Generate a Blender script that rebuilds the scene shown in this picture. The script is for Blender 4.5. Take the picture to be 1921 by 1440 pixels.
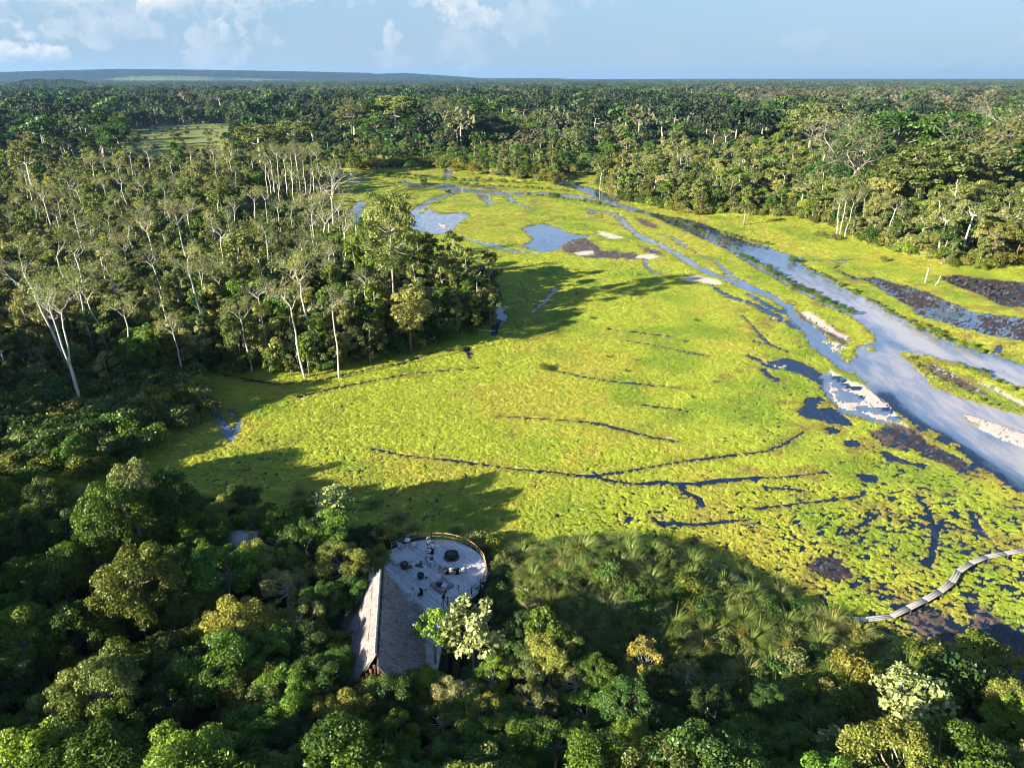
import bpy, math, random, time
import numpy as np
from mathutils import Vector, Matrix
T0 = time.time()
rad = math.radians
SC = bpy.context.scene
for o in list(bpy.data.objects):
    bpy.data.objects.remove(o, do_unlink=True)

# ------------------------------------------------------------------ camera, world, sun, exposure
W, H, FPX = 1921.0, 1440.0, 1400.0
CAM_Z = 55.0
PITCH = math.atan(575.0 / FPX)
cam = bpy.data.cameras.new('camera')
cam.sensor_width = 36.0
cam.lens = 36.0 * FPX / W
cam.clip_start = 0.5
cam.clip_end = 60000.0
camo = bpy.data.objects.new('camera', cam)
SC.collection.objects.link(camo)
camo.location = (0, 0, CAM_Z)
camo.rotation_euler = (math.pi / 2 - PITCH, 0, 0)
SC.camera = camo

SUN_EL = rad(18.5)
SUN_AZ = math.atan2(-0.84, -0.54)          # towards the sun: x = sin, y = cos
SUN_DIR = Vector((math.sin(SUN_AZ) * math.cos(SUN_EL), math.cos(SUN_AZ) * math.cos(SUN_EL), math.sin(SUN_EL)))
SUN_STRENGTH = 5.0
SKY_STRENGTH = 0.056
EXPOSURE = 2.02
HAZE_DENSITY = 3.8e-5

sl = bpy.data.lights.new('sun', 'SUN')
sl.energy = SUN_STRENGTH
sl.angle = rad(0.5)
sl.color = (1.0, 0.90, 0.74)
so = bpy.data.objects.new('sun', sl)
SC.collection.objects.link(so)
so.rotation_euler = SUN_DIR.to_track_quat('Z', 'Y').to_euler()
so.location = (0, 0, 300)

SC.view_settings.view_transform = 'Standard'
SC.view_settings.look = 'None'
SC.view_settings.exposure = EXPOSURE
SC.view_settings.gamma = 1.0
SC.view_settings.use_curve_mapping = False
SC.render.engine = 'CYCLES'
SC.cycles.max_bounces = 6
SC.cycles.diffuse_bounces = 3
SC.cycles.glossy_bounces = 2
SC.cycles.transmission_bounces = 3
SC.cycles.transparent_max_bounces = 8
SC.cycles.volume_bounces = 0
SC.cycles.use_adaptive_sampling = True
SC.cycles.adaptive_threshold = 0.015
SC.cycles.filter_width = 1.05
SC.cycles.use_denoising = True


class NB:
    """Small helper around a node tree."""
    def __init__(self, nt):
        self.nt = nt
    def n(self, typ, **kw):
        nd = self.nt.nodes.new(typ)
        for k, v in kw.items():
            setattr(nd, k, v)
        return nd
    def link(self, a, b):
        self.nt.links.new(a, b)
    def put(self, sock, v):
        if isinstance(v, bpy.types.NodeSocket):
            self.link(v, sock)
        elif v is not None:
            sock.default_value = v
    def math(self, op, a, b=None, c=None, clamp=False):
        nd = self.n('ShaderNodeMath', operation=op)
        nd.use_clamp = clamp
        self.put(nd.inputs[0], a)
        if b is not None: self.put(nd.inputs[1], b)
        if c is not None: self.put(nd.inputs[2], c)
        return nd.outputs[0]
    def mix(self, f, a, b, blend='MIX'):
        nd = self.n('ShaderNodeMix', data_type='RGBA', blend_type=blend)
        nd.clamp_factor = True
        self.put(nd.inputs[0], f)
        self.put(nd.inputs[6], a if not isinstance(a, tuple) else (*a[:3], 1))
        self.put(nd.inputs[7], b if not isinstance(b, tuple) else (*b[:3], 1))
        return nd.outputs[2]
    def noise(self, scale, detail=4, rough=0.5, vec=None, dist=0.0):
        nd = self.n('ShaderNodeTexNoise')
        nd.inputs['Scale'].default_value = scale
        nd.inputs['Detail'].default_value = detail
        nd.inputs['Roughness'].default_value = rough
        nd.inputs['Distortion'].default_value = dist
        if vec is not None: self.link(vec, nd.inputs['Vector'])
        return nd.outputs[0]
    def ss(self, v, lo, hi):
        nd = self.n('ShaderNodeMapRange', interpolation_type='SMOOTHSTEP')
        self.put(nd.inputs[0], v)
        nd.inputs[1].default_value = lo
        nd.inputs[2].default_value = hi
        return nd.outputs[0]


def ray(x, y):
    u = (x - W / 2) / FPX
    v = (H / 2 - y) / FPX
    cp, sp = math.cos(PITCH), math.sin(PITCH)
    return (u, cp + v * sp, -sp + v * cp)


world = bpy.data.worlds.new('World')
SC.world = world
world.use_nodes = True
wn = NB(world.node_tree)
world.node_tree.nodes.clear()
sky = wn.n('ShaderNodeTexSky', sky_type='NISHITA')
sky.sun_disc = False
sky.sun_elevation = SUN_EL
sky.sun_rotation = SUN_AZ
sky.altitude = 100
sky.air_density = 1.0
sky.dust_density = 0.25
sky.ozone_density = 3.0
tc = wn.n('ShaderNodeTexCoord')
sep = wn.n('ShaderNodeSeparateXYZ')
wn.link(tc.outputs['Generated'], sep.inputs[0])
az = wn.math('ARCTAN2', sep.outputs[0], sep.outputs[1])
el = wn.math('ARCSINE', sep.outputs[2])
comb = wn.n('ShaderNodeCombineXYZ')
wn.link(az, comb.inputs[0]); wn.link(el, comb.inputs[1])
# clouds: (photo x, photo y, half width, half height, strength, softness of the veil)
CLOUDS = [(60, -2, 90, 24, 1.0), (10, -6, 60, 26, .9), (200, 4, 60, 18, .45), (310, 10, 40, 22, .95), (360, 2, 50, 22, .8), (440, 2, 60, 26, .85),
          (8, 96, 26, 16, .8), (45, 102, 18, 10, .9), (78, 100, 20, 14, .75), (112, 100, 17, 12, .85),
          (400, 88, 46, 40, .36), (425, 68, 12, 22, .55), (735, 75, 12, 36, .5), (730, 112, 30, 18, .22), (498, 66, 16, 22, .26), (520, 82, 12, 8, .3),
          (855, 14, 34, 26, .75), (890, 34, 44, 20, .62), (870, 80, 40, 45, .22), (980, 40, 46, 40, .30), (1020, 20, 40, 22, .2),
          (195, 48, 80, 30, .42), (1510, 74, 24, 22, .12), (1070, -40, 120, 40, .3), (600, -70, 200, 60, .8), (200, -90, 260, 70, .8), (-300, 20, 160, 50, .8),
          (-250, 100, 120, 20, .7), (1500, -160, 260, 60, .5), (2300, 40, 160, 40, .5)]
nz = wn.noise(40.0, 8, 0.60, comb.outputs[0], 0.15)
nz2 = wn.noise(9.0, 4, 0.5, comb.outputs[0])
mask = None
edge = None
for (cx, cy, rx, ry, st) in CLOUDS:
    d = Vector(ray(cx, cy)).normalized()
    a0, e0 = math.atan2(d.x, d.y), math.asin(d.z)
    dx = wn.math('MULTIPLY', wn.math('SUBTRACT', az, a0), FPX / rx * 0.93)
    dyv = wn.math('MULTIPLY', wn.math('SUBTRACT', el, e0), FPX / ry * 1.12)
    r2 = wn.math('SQRT', wn.math('ADD', wn.math('MULTIPLY', dx, dx), wn.math('MULTIPLY', dyv, dyv)))
    f = wn.math('SUBTRACT', 1.0, r2)
    g = wn.math('ADD', f, wn.math('MULTIPLY', wn.math('SUBTRACT', nz, 0.44), 3.2))
    m = wn.math('MULTIPLY', wn.ss(g, 0.0, 0.5), st)
    mask = m if mask is None else wn.math('MAXIMUM', mask, m)
    # shading of the puff: lit upper left, grey-blue lower right
    sh = wn.math('ADD', wn.math('MULTIPLY', dx, -0.22), wn.math('MULTIPLY', dyv, 0.30))
    shm = wn.math('MULTIPLY', sh, m)
    edge = shm if edge is None else wn.math('ADD', edge, shm)
lit = wn.ss(wn.math('ADD', edge, wn.math('MULTIPLY', wn.math('SUBTRACT', nz, 0.5), 1.6)), -0.45, 0.35)
cloud_col = wn.mix(lit, (1.9, 2.75, 3.6), (4.4, 4.45, 4.5))
veil = wn.math('MULTIPLY', wn.ss(nz2, 0.40, 0.75), 0.16)
skyc = wn.mix(1.0, sky.outputs[0], (0.86, 0.90, 1.0), 'MULTIPLY')
skyc = wn.mix(wn.math('MULTIPLY', wn.ss(el, .42, -.02), .92), skyc, (1.56, 2.36, 3.22))
skyc = wn.mix(wn.math('MULTIPLY', wn.ss(el, .055, -.01), .55), skyc, (2.15, 2.85, 3.6))
skyc = wn.mix(veil, skyc, (2.6, 3.1, 3.7))
skyc = wn.mix(wn.math('MULTIPLY', mask, 0.92), skyc, cloud_col)
bg = wn.n('ShaderNodeBackground')
wn.link(skyc, bg.inputs[0])
bg.inputs[1].default_value = SKY_STRENGTH
wo = wn.n('ShaderNodeOutputWorld')
wn.link(bg.outputs[0], wo.inputs[0])
try:
    world.cycles.sampling_method = 'MANUAL'
    world.cycles.sample_map_resolution = 512
except Exception:
    pass

# ------------------------------------------------------------------ general helpers
def px(x, y, z=0.0):
    d = ray(x, y)
    t = (z - CAM_Z) / d[2]
    return Vector((d[0] * t, d[1] * t, z))

def pxs(pts, z=0.0):
    return np.array([px(a, b, z)[:2] for a, b in pts])

def proj(X, Y, Z):
    cp, sp = math.cos(PITCH), math.sin(PITCH)
    zz = Z - CAM_Z
    dep = Y * cp - zz * sp
    v = Y * sp + zz * cp
    return W / 2 + FPX * X / dep, H / 2 - FPX * v / dep

def hsh(ix, iy, seed):
    n = (ix.astype(np.int64) * 374761393 + iy.astype(np.int64) * 668265263 + seed * 1442695041) & 0xffffffff
    n = ((n ^ (n >> 13)) * 1274126177) & 0xffffffff
    n = n ^ (n >> 16)
    return (n & 0xffffff) / float(0xffffff)

def vnoise(x, y, seed=0):
    ix, iy = np.floor(x), np.floor(y)
    fx, fy = x - ix, y - iy
    fx = fx * fx * (3 - 2 * fx); fy = fy * fy * (3 - 2 * fy)
    a = hsh(ix, iy, seed); b = hsh(ix + 1, iy, seed); c = hsh(ix, iy + 1, seed); d = hsh(ix + 1, iy + 1, seed)
    return (a * (1 - fx) + b * fx) * (1 - fy) + (c * (1 - fx) + d * fx) * fy

def fbm(x, y, sc, oct=4, seed=0):
    x = x / sc; y = y / sc
    s = 0; amp = 1; tot = 0
    for k in range(oct):
        s = s + amp * vnoise(x, y, seed + k * 17)
        tot += amp; amp *= .5; x = x * 2.03 + 13.7; y = y * 2.03 + 7.1
    return s / tot - 0.5

def seg_dist(X, Y, P, ws=None):
    """distance of points to a polyline; with ws, minus the half width interpolated along it"""
    best = np.full(X.shape, 1e9)
    for i in range(len(P) - 1):
        ax, ay = P[i]; bx, by = P[i + 1]
        dx, dy = bx - ax, by - ay
        L = dx * dx + dy * dy + 1e-9
        t = np.clip(((X - ax) * dx + (Y - ay) * dy) / L, 0, 1)
        d = np.hypot(X - ax - t * dx, Y - ay - t * dy)
        if ws is not None:
            d = d - (ws[i] * (1 - t) + ws[i + 1] * t)
        best = np.minimum(best, d)
    return best

def poly_sd(X, Y, P, margin=6.0):
    """signed distance to a polygon (negative inside); far outside it is only a lower bound"""
    out = np.full(X.shape, 1e3)
    x0, y0 = P.min(0) - margin; x1, y1 = P.max(0) + margin
    m = (X > x0) & (X < x1) & (Y > y0) & (Y < y1)
    if not m.any():
        return out
    x, y = X[m], Y[m]
    Q = np.vstack([P, P[:1]])
    d = seg_dist(x, y, Q)
    ins = np.zeros(x.shape, bool)
    for i in range(len(P)):
        ax, ay = Q[i]; bx, by = Q[i + 1]
        c = ((ay > y) != (by > y)) & (x < (bx - ax) * (y - ay) / (by - ay + 1e-12) + ax)
        ins ^= c
    out[m] = np.where(ins, -d, d)
    return out

def line_sd(X, Y, P, ws, margin=6.0):
    out = np.full(X.shape, 1e3)
    x0, y0 = P.min(0) - margin; x1, y1 = P.max(0) + margin
    m = (X > x0) & (X < x1) & (Y > y0) & (Y < y1)
    if m.any():
        out[m] = seg_dist(X[m], Y[m], P, ws)
    return out

def sstep(v, a, b):
    t = np.clip((v - a) / (b - a), 0, 1)
    return t * t * (3 - 2 * t)

def mk_mesh(name, V, Q=None, T=None, mats=(), mi=None, smooth=False, attrs=None, cols=None):
    me = bpy.data.meshes.new(name)
    V = np.asarray(V, np.float32)
    Q = np.zeros((0, 4), np.int32) if Q is None else np.asarray(Q, np.int32).reshape(-1, 4)
    T = np.zeros((0, 3), np.int32) if T is None else np.asarray(T, np.int32).reshape(-1, 3)
    me.vertices.add(len(V)); me.vertices.foreach_set('co', V.ravel())
    nl = Q.size + T.size
    me.loops.add(nl)
    me.loops.foreach_set('vertex_index', np.concatenate([Q.ravel(), T.ravel()]).astype(np.int32))
    me.polygons.add(len(Q) + len(T))
    st = np.concatenate([np.arange(len(Q)) * 4, Q.size + np.arange(len(T)) * 3]).astype(np.int32)
    me.polygons.foreach_set('loop_start', st)
    if mi is not None:
        me.polygons.foreach_set('material_index', np.asarray(mi, np.int32))
    if smooth:
        me.polygons.foreach_set('use_smooth', np.ones(len(Q) + len(T), bool))
    for k, v in (attrs or {}).items():
        a = me.attributes.new(k, 'FLOAT', 'POINT'); a.data.foreach_set('value', np.asarray(v, np.float32))
    for k, v in (cols or {}).items():
        a = me.attributes.new(k, 'FLOAT_COLOR', 'POINT')
        c = np.ones((len(V), 4), np.float32); c[:, :3] = v
        a.data.foreach_set('color', c.ravel())
    for m in mats: me.materials.append(m)
    me.update(calc_edges=True)
    return me

class G:
    """collects quads and triangles with material slots and a per-vertex tint"""
    def __init__(s): s.V = []; s.Q = []; s.T = []; s.mq = []; s.mt = []; s.t = []; s.n = 0
    def add(s, V, Q=None, T=None, m=0, tint=0.5):
        V = np.asarray(V, float).reshape(-1, 3)
        if Q is not None and len(Q):
            s.Q.append(np.asarray(Q) + s.n); s.mq.append(np.full(len(Q), m))
        if T is not None and len(T):
            s.T.append(np.asarray(T) + s.n); s.mt.append(np.full(len(T), m))
        s.V.append(V); s.t.append(np.broadcast_to(np.asarray(tint, float), (len(V),))); s.n += len(V)
    def mesh(s, name, mats, smooth=False):
        Q = np.concatenate(s.Q) if s.Q else None
        T = np.concatenate(s.T) if s.T else None
        mi = np.concatenate(([*s.mq] + [*s.mt])) if (s.mq or s.mt) else None
        return mk_mesh(name, np.concatenate(s.V), Q, T, mats, mi, smooth, {'tint': np.concatenate(s.t)})
    def box(s, c, h, R=None, m=0, tint=.5, taper=1.0):
        x, y, z = h
        v = np.array([[-x, -y, -z], [x, -y, -z], [x, y, -z], [-x, y, -z], [-x * taper, -y * taper, z], [x * taper, -y * taper, z], [x * taper, y * taper, z], [-x * taper, y * taper, z]])
        if R is not None: v = v @ np.array(R).T
        s.add(v + np.asarray(c), [[0, 3, 2, 1], [4, 5, 6, 7], [0, 1, 5, 4], [1, 2, 6, 5], [2, 3, 7, 6], [3, 0, 4, 7]], m=m, tint=tint)
    def tube(s, P, r, n=6, m=0, tint=.5, cap=True):
        P = np.asarray(P, float); r = np.broadcast_to(np.asarray(r, float), (len(P),))
        T_ = np.gradient(P, axis=0)
        T_ /= np.linalg.norm(T_, axis=1)[:, None] + 1e-9
        ref = np.array([0.31, 0.95, 0.05]) if abs(T_[0][2]) > .7 else np.array([0, 0, 1.0])
        V = []
        for p, t, rr in zip(P, T_, r):
            a = np.cross(t, ref); a /= np.linalg.norm(a) + 1e-9
            b = np.cross(t, a)
            ph = np.arange(n) * 2 * math.pi / n
            V.append(p + rr * (np.cos(ph)[:, None] * a + np.sin(ph)[:, None] * b))
        V = np.concatenate(V); k = len(P)
        Q = [[i * n + j, i * n + (j + 1) % n, (i + 1) * n + (j + 1) % n, (i + 1) * n + j] for i in range(k - 1) for j in range(n)]
        T = []
        if cap:
            V = np.vstack([V, P[0], P[-1]])
            T = [[k * n, (j + 1) % n, j] for j in range(n)] + [[k * n + 1, (k - 1) * n + j, (k - 1) * n + (j + 1) % n] for j in range(n)]
        s.add(V, Q, T, m=m, tint=tint)
    def seg(s, a, b, r, n=6, m=0, tint=.5):
        s.tube([a, b], [r, r], n, m, tint)
    def lathe(s, prof, c=(0, 0, 0), n=16, m=0, tint=.5):
        V = []; ph = np.arange(n) * 2 * math.pi / n
        for r, z in prof:
            V.append(np.stack([r * np.cos(ph), r * np.sin(ph), np.full(n, z)], 1))
        k = len(prof)
        Q = [[i * n + j, i * n + (j + 1) % n, (i + 1) * n + (j + 1) % n, (i + 1) * n + j] for i in range(k - 1) for j in range(n)]
        s.add(np.concatenate(V) + np.asarray(c), Q, m=m, tint=tint)

def link(o):
    SC.collection.objects.link(o); return o
def obj(name, me, parent=None, loc=None):
    o = bpy.data.objects.new(name, me); link(o)
    if loc is not None: o.location = loc
    if parent is not None: o.parent = parent
    return o
def tag(o, label=None, cat=None, group=None, kind=None):
    if label: o['label'] = label
    if cat: o['category'] = cat
    if group: o['group'] = group
    if kind: o['kind'] = kind
    return o
def empty(name, loc, rz=0.0):
    o = bpy.data.objects.new(name, None); link(o); o.location = loc; o.rotation_euler = (0, 0, rz); o.empty_display_size = .3
    return o
def copy_tree(o, parent=None):
    c = o.copy(); link(c)
    if parent is not None: c.parent = parent
    for ch in o.children: copy_tree(ch, c)
    return c

# ------------------------------------------------------------------ materials
def new_mat(name):
    m = bpy.data.materials.new(name); m.use_nodes = True
    m.node_tree.nodes.clear()
    return m, NB(m.node_tree)

def leaf_mat(name, dark, light, accent=None, gloss=0.45, trans=0.25, rnd=0.35):
    m, b = new_mat(name)
    at = b.n('ShaderNodeAttribute', attribute_name='tint')
    oi = b.n('ShaderNodeObjectInfo')
    c = b.mix(at.outputs['Fac'], dark, light)
    if accent:
        c = b.mix(b.ss(oi.outputs['Random'], 0.62, 1.0), c, b.mix(at.outputs['Fac'], tuple(v * .7 for v in accent), accent))
    hs = b.n('ShaderNodeHueSaturation')
    b.link(c, hs.inputs['Color'])
    r2 = b.math('FRACT', b.math('MULTIPLY', oi.outputs['Random'], 7.31))
    b.link(b.math('ADD', 1 - rnd, b.math('MULTIPLY', r2, 2 * rnd)), hs.inputs['Value'])
    b.link(b.math('ADD', 0.49, b.math('MULTIPLY', b.math('FRACT', b.math('MULTIPLY', oi.outputs['Random'], 3.77)), 0.022)), hs.inputs['Hue'])
    p = b.n('ShaderNodeBsdfPrincipled')
    b.link(hs.outputs[0], p.inputs['Base Color'])
    p.inputs['Roughness'].default_value = gloss
    p.inputs['Specular IOR Level'].default_value = 0.22
    tr = b.n('ShaderNodeBsdfTranslucent')
    b.link(b.mix(1.0, hs.outputs[0], (1.5, 1.6, .6), 'MULTIPLY'), tr.inputs[0])
    mx = b.n('ShaderNodeMixShader'); mx.inputs[0].default_value = trans
    b.link(p.outputs[0], mx.inputs[1]); b.link(tr.outputs[0], mx.inputs[2])
    o = b.n('ShaderNodeOutputMaterial'); b.link(mx.outputs[0], o.inputs[0])
    return m

def col_leaf_mat(name):
    """ground-cover plants: colour handed to each instance"""
    m, b = new_mat(name)
    at = b.n('ShaderNodeAttribute', attribute_name='tint')
    ic = b.n('ShaderNodeAttribute', attribute_name='icol', attribute_type='INSTANCER')
    c = b.mix(b.math('MULTIPLY', at.outputs['Fac'], 0.8), b.mix(1.0, ic.outputs['Color'], (.72, .78, .8), 'MULTIPLY'), b.mix(1.0, ic.outputs['Color'], (1.22, 1.18, 1.1), 'MULTIPLY'))
    p = b.n('ShaderNodeBsdfPrincipled'); b.link(c, p.inputs['Base Color'])
    p.inputs['Roughness'].default_value = .55; p.inputs['Specular IOR Level'].default_value = 0.25
    tr = b.n('ShaderNodeBsdfTranslucent'); b.link(c, tr.inputs[0])
    mx = b.n('ShaderNodeMixShader'); mx.inputs[0].default_value = .3
    b.link(p.outputs[0], mx.inputs[1]); b.link(tr.outputs[0], mx.inputs[2])
    o = b.n('ShaderNodeOutputMaterial'); b.link(mx.outputs[0], o.inputs[0])
    return m

def simple_mat(name, c1, c2=None, scale=3.0, rough=.8, bump=0.0, stretch=None, spec=.3, detail=5, coord='Object'):
    m, b = new_mat(name)
    p = b.n('ShaderNodeBsdfPrincipled')
    tcn = b.n('ShaderNodeTexCoord')
    vec = tcn.outputs[coord]
    if stretch:
        mp = b.n('ShaderNodeMapping'); mp.inputs['Scale'].default_value = stretch
        b.link(vec, mp.inputs[0]); vec = mp.outputs[0]
    nz = b.noise(scale, detail, .6, vec)
    oi = b.n('ShaderNodeObjectInfo')
    c = b.mix(b.ss(nz, .3, .7), c1, c2 or c1)
    hs = b.n('ShaderNodeHueSaturation'); b.link(c, hs.inputs['Color'])
    b.link(b.math('ADD', .82, b.math('MULTIPLY', oi.outputs['Random'], .36)), hs.inputs['Value'])
    b.link(hs.outputs[0], p.inputs['Base Color'])
    p.inputs['Roughness'].default_value = rough
    p.inputs['Specular IOR Level'].default_value = spec
    if bump:
        bp = b.n('ShaderNodeBump'); bp.inputs['Strength'].default_value = bump; bp.inputs['Distance'].default_value = .05
        b.link(nz, bp.inputs['Height']); b.link(bp.outputs[0], p.inputs['Normal'])
    o = b.n('ShaderNodeOutputMaterial'); b.link(p.outputs[0], o.inputs[0])
    return m

M = {}
M['leaf_jungle'] = leaf_mat('jungle_leaves', (.034, .090, .014), (.150, .240, .026), (.24, .25, .05))
M['leaf_light'] = leaf_mat('light_leaves', (.070, .130, .015), (.230, .290, .035), (.30, .28, .05))
M['leaf_forest'] = leaf_mat('forest_leaves', (.042, .072, .014), (.250, .275, .075), (.28, .27, .08))
M['leaf_dark'] = leaf_mat('dark_leaves', (.024, .062, .015), (.090, .150, .026))
M['leaf_olive'] = leaf_mat('olive_leaves', (.085, .105, .030), (.270, .280, .095), (.30, .28, .12))
M['leaf_big'] = leaf_mat('broad_pale_leaves', (.14, .17, .05), (.40, .42, .17), gloss=.38, trans=.15, rnd=.15)
M['leaf_yellow'] = leaf_mat('yellow_leaves', (.20, .20, .03), (.38, .30, .07))
M['leaf_far'] = leaf_mat('distant_leaves', (.016, .036, .018), (.050, .078, .032), (.075, .085, .04), gloss=.7)
M['leaf_farpale'] = leaf_mat('distant_pale_leaves', (.065, .080, .035), (.135, .150, .075), (.17, .16, .10), gloss=.7)
M['leaf_shrub'] = leaf_mat('shrub_leaves', (.055, .080, .012), (.210, .230, .025), (.24, .20, .035))
M['frond'] = leaf_mat('palm_fronds', (.035, .075, .015), (.120, .170, .040), (.17, .17, .05))
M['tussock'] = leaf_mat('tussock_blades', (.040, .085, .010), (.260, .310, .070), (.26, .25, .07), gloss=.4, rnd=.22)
M['clump'] = col_leaf_mat('marsh_plants')
M['bark_pale'] = simple_mat('pale_bark', (.64, .60, .52), (.40, .37, .31), 1.2, .8, .3, (1, 1, .35))
M['bark_brown'] = simple_mat('brown_bark', (.16, .12, .08), (.07, .05, .035), 1.5, .9, .4, (1, 1, .35))
M['bark_grey'] = simple_mat('grey_bark', (.34, .31, .26), (.17, .15, .12), 1.5, .9, .4, (1, 1, .35))
M['bark_red'] = simple_mat('reddish_bark', (.34, .18, .11), (.2, .11, .07), 1.5, .9, .3, (1, 1, .35))

# ------------------------------------------------------------------ the lie of the land (traced outlines -> ground coordinates)
# (points, half widths in metres) : running water and narrow creeks
CH = [
 ([(1040,338),(1052,336),(1067,347),(1103,357),(1133,368),(1147,377)], [5,6,5,5,5,4], .2),
 ([(640,324),(700,326),(760,327),(800,331),(845,335)], [4,3,3,3,1.5], .1),
 ([(838,318),(842,330),(835,338)], [1.5,3,1.5], .5),
 ([(752,340),(790,352),(812,346),(830,348),(860,357),(900,360),(967,364),(1027,363),(1083,371),(1120,377),(1147,383),(1170,388),(1200,397)], [2,4,3,6,6,4.5,4,4,4,4,4,3.5,3], .6),
 ([(853,362),(833,368),(807,377),(790,388),(775,400),(775,415),(790,432)], [2.5,2,2,2.2,2.5,4,3], .6),
 ([(905,366),(912,374),(922,384)], [2.5,2.2,1.2], .6),
 ([(922,366),(950,366),(960,377),(980,384),(1003,396)], [1.2,1.8,1.5,.9,.3], .6),
 ([(813,423),(850,443),(893,453),(933,463),(967,472),(1002,478)], [.6,.7,.9,1.0,.8,.3], .6),
 ([(1087,390),(1110,396),(1133,397),(1153,402),(1167,413),(1178,427),(1200,443),(1240,461),(1275,480),(1305,500)], [.6,1,1.2,1.5,1.6,1.5,1.5,1.5,1.6,1.6], .6),
 ([(1305,500),(1330,512),(1358,522),(1385,533),(1410,545),(1428,553)], [1.3,1.2,1.1,1.1,1.1,1.0], .5),
 ([(1105,395),(1112,402),(1135,409)], [.5,1.2,.4], .1),
 ([(1237,440),(1262,447),(1285,462),(1310,478),(1340,490),(1362,506),(1366,515),(1392,528),(1420,545),(1450,560),(1475,573)], [.5,.7,.5,.4,.4,.4,.7,.8,.9,1.1,1.2], .5),
 ([(1335,535),(1352,548),(1368,557),(1400,565),(1425,577),(1450,590),(1480,605),(1500,618)], [.4,.6,.7,.6,.8,.9,1.0,1.1], .1),
 ([(1405,552),(1430,566),(1452,580),(1470,587),(1478,575),(1488,572)], [.6,.7,.8,.8,.6,.5], .1),
 ([(1440,550),(1462,566),(1480,580),(1500,600),(1525,625),(1545,652),(1575,680),(1592,692)], [.6,1.1,1.3,1.8,2.2,1.9,1.5,2.0], .5),
 ([(1448,600),(1470,602),(1500,612),(1522,625)], [.9,.9,.8,1], .3),
 ([(1392,592),(1408,607),(1424,626),(1437,641),(1456,652),(1478,660)], [.15,.3,.45,.55,.4,.3], .0),
 ([(1415,640),(1432,646),(1447,650)], [.2,.5,.2], .0),
 ([(1519,600),(1540,615),(1560,630)], [.6,.8,.5], .1),
 ([(1212,485),(1211,497),(1222,507),(1242,516)], [.5,.4,.5,.3], .4),
 ([(898,493),(903,503),(912,510),(922,508)], [.4,.6,1.0,.4], .4),
 ([(912,512),(926,528),(933,540),(934,556),(928,568),(936,580),(940,596),(932,610),(928,628)], [.3,.4,.55,.5,.8,1.1,1.2,.8,.6], .1),
 ([(1042,540),(1032,556),(1015,572),(1000,585)], [.35,.35,.4,.2], .1),
 ([(1140,617),(1160,621),(1190,623),(1220,628),(1260,632)], [.25,.35,.3,.25,.1], .0),
 ([(1040,695),(1062,700),(1100,708),(1150,716),(1200,721),(1245,725),(1292,730)], [.25,.3,.35,.4,.35,.3,.12], .0),
 ([(1180,640),(1240,650),(1290,662),(1330,668)], [.08,.1,.12,.08], .0),
 ([(1020,786),(1080,790),(1130,796),(1190,812),(1230,822),(1272,828)], [.12,.14,.18,.25,.2,.1], .0),
 ([(930,780),(975,784),(1020,786)], [.1,.12,.12], .0),
 ([(1205,760),(1250,765),(1290,772)], [.08,.1,.08], .0),
 ([(700,842),(760,855),(830,862),(900,870),(960,880),(1030,886),(1085,892),(1112,893)], [.22,.25,.22,.3,.35,.4,.4,.45], .0),
 ([(1112,893),(1150,903),(1200,908),(1240,905),(1270,908),(1310,908),(1350,902),(1420,897),(1480,895),(1560,885)], [.3,.3,.42,.8,.65,.6,.55,.35,.3,.12], .0),
 ([(1112,892),(1170,886),(1230,875),(1290,865),(1350,858),(1400,851),(1440,846),(1470,835),(1510,808)], [.18,.22,.2,.2,.2,.2,.2,.16,.1], .0),
 ([(1280,908),(1284,922),(1310,935),(1320,950)], [.3,.45,.3,.12], .0),
 ([(1440,916),(1470,917),(1505,920)], [.2,.6,.2], .0),
 ([(1420,955),(1500,945),(1580,936),(1620,930)], [.12,.25,.15,.06], .0),
 ([(1230,980),(1300,985),(1400,975)], [.3,.2,.1], .0),
 ([(1590,1000),(1620,985),(1650,965)], [.25,.2,.1], .0),
 ([(1720,930),(1740,960),(1755,1000),(1750,1040),(1740,1062)], [.12,.18,.22,.3,.2], .0),
 ([(1820,960),(1835,990),(1850,1010)], [.1,.25,.12], .0),
 ([(365,700),(400,697),(450,710),(520,722),(600,714),(650,702),(700,692),(767,679),(807,662),(880,655)], [.8,.4,.3,.4,.45,.4,.5,.4,.3,.15], .0),
 ([(560,745),(620,730),(700,715),(780,700),(900,690)], [.3,.25,.3,.2,.1], .0),
 ([(384,752),(396,768),(412,785),(425,805),(432,825)], [.25,.35,.5,.45,.3], .4),
 ([(430,770),(450,790),(440,812)], [.2,.25,.2], .3),
 ([(870,655),(884,664),(882,672)], [.2,.4,.2], .1),
 ([(1865,672),(1872,660),(1876,648)], [.5,.5,.4], .1),
 ([(1470,476),(1500,486),(1530,489),(1560,490),(1590,488),(1612,487)], [1.5,1.2,.7,.5,.7,.5], .5),
 ([(1575,495),(1568,503),(1580,512),(1605,524)], [.3,.4,.6,.9], .1),
]
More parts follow.
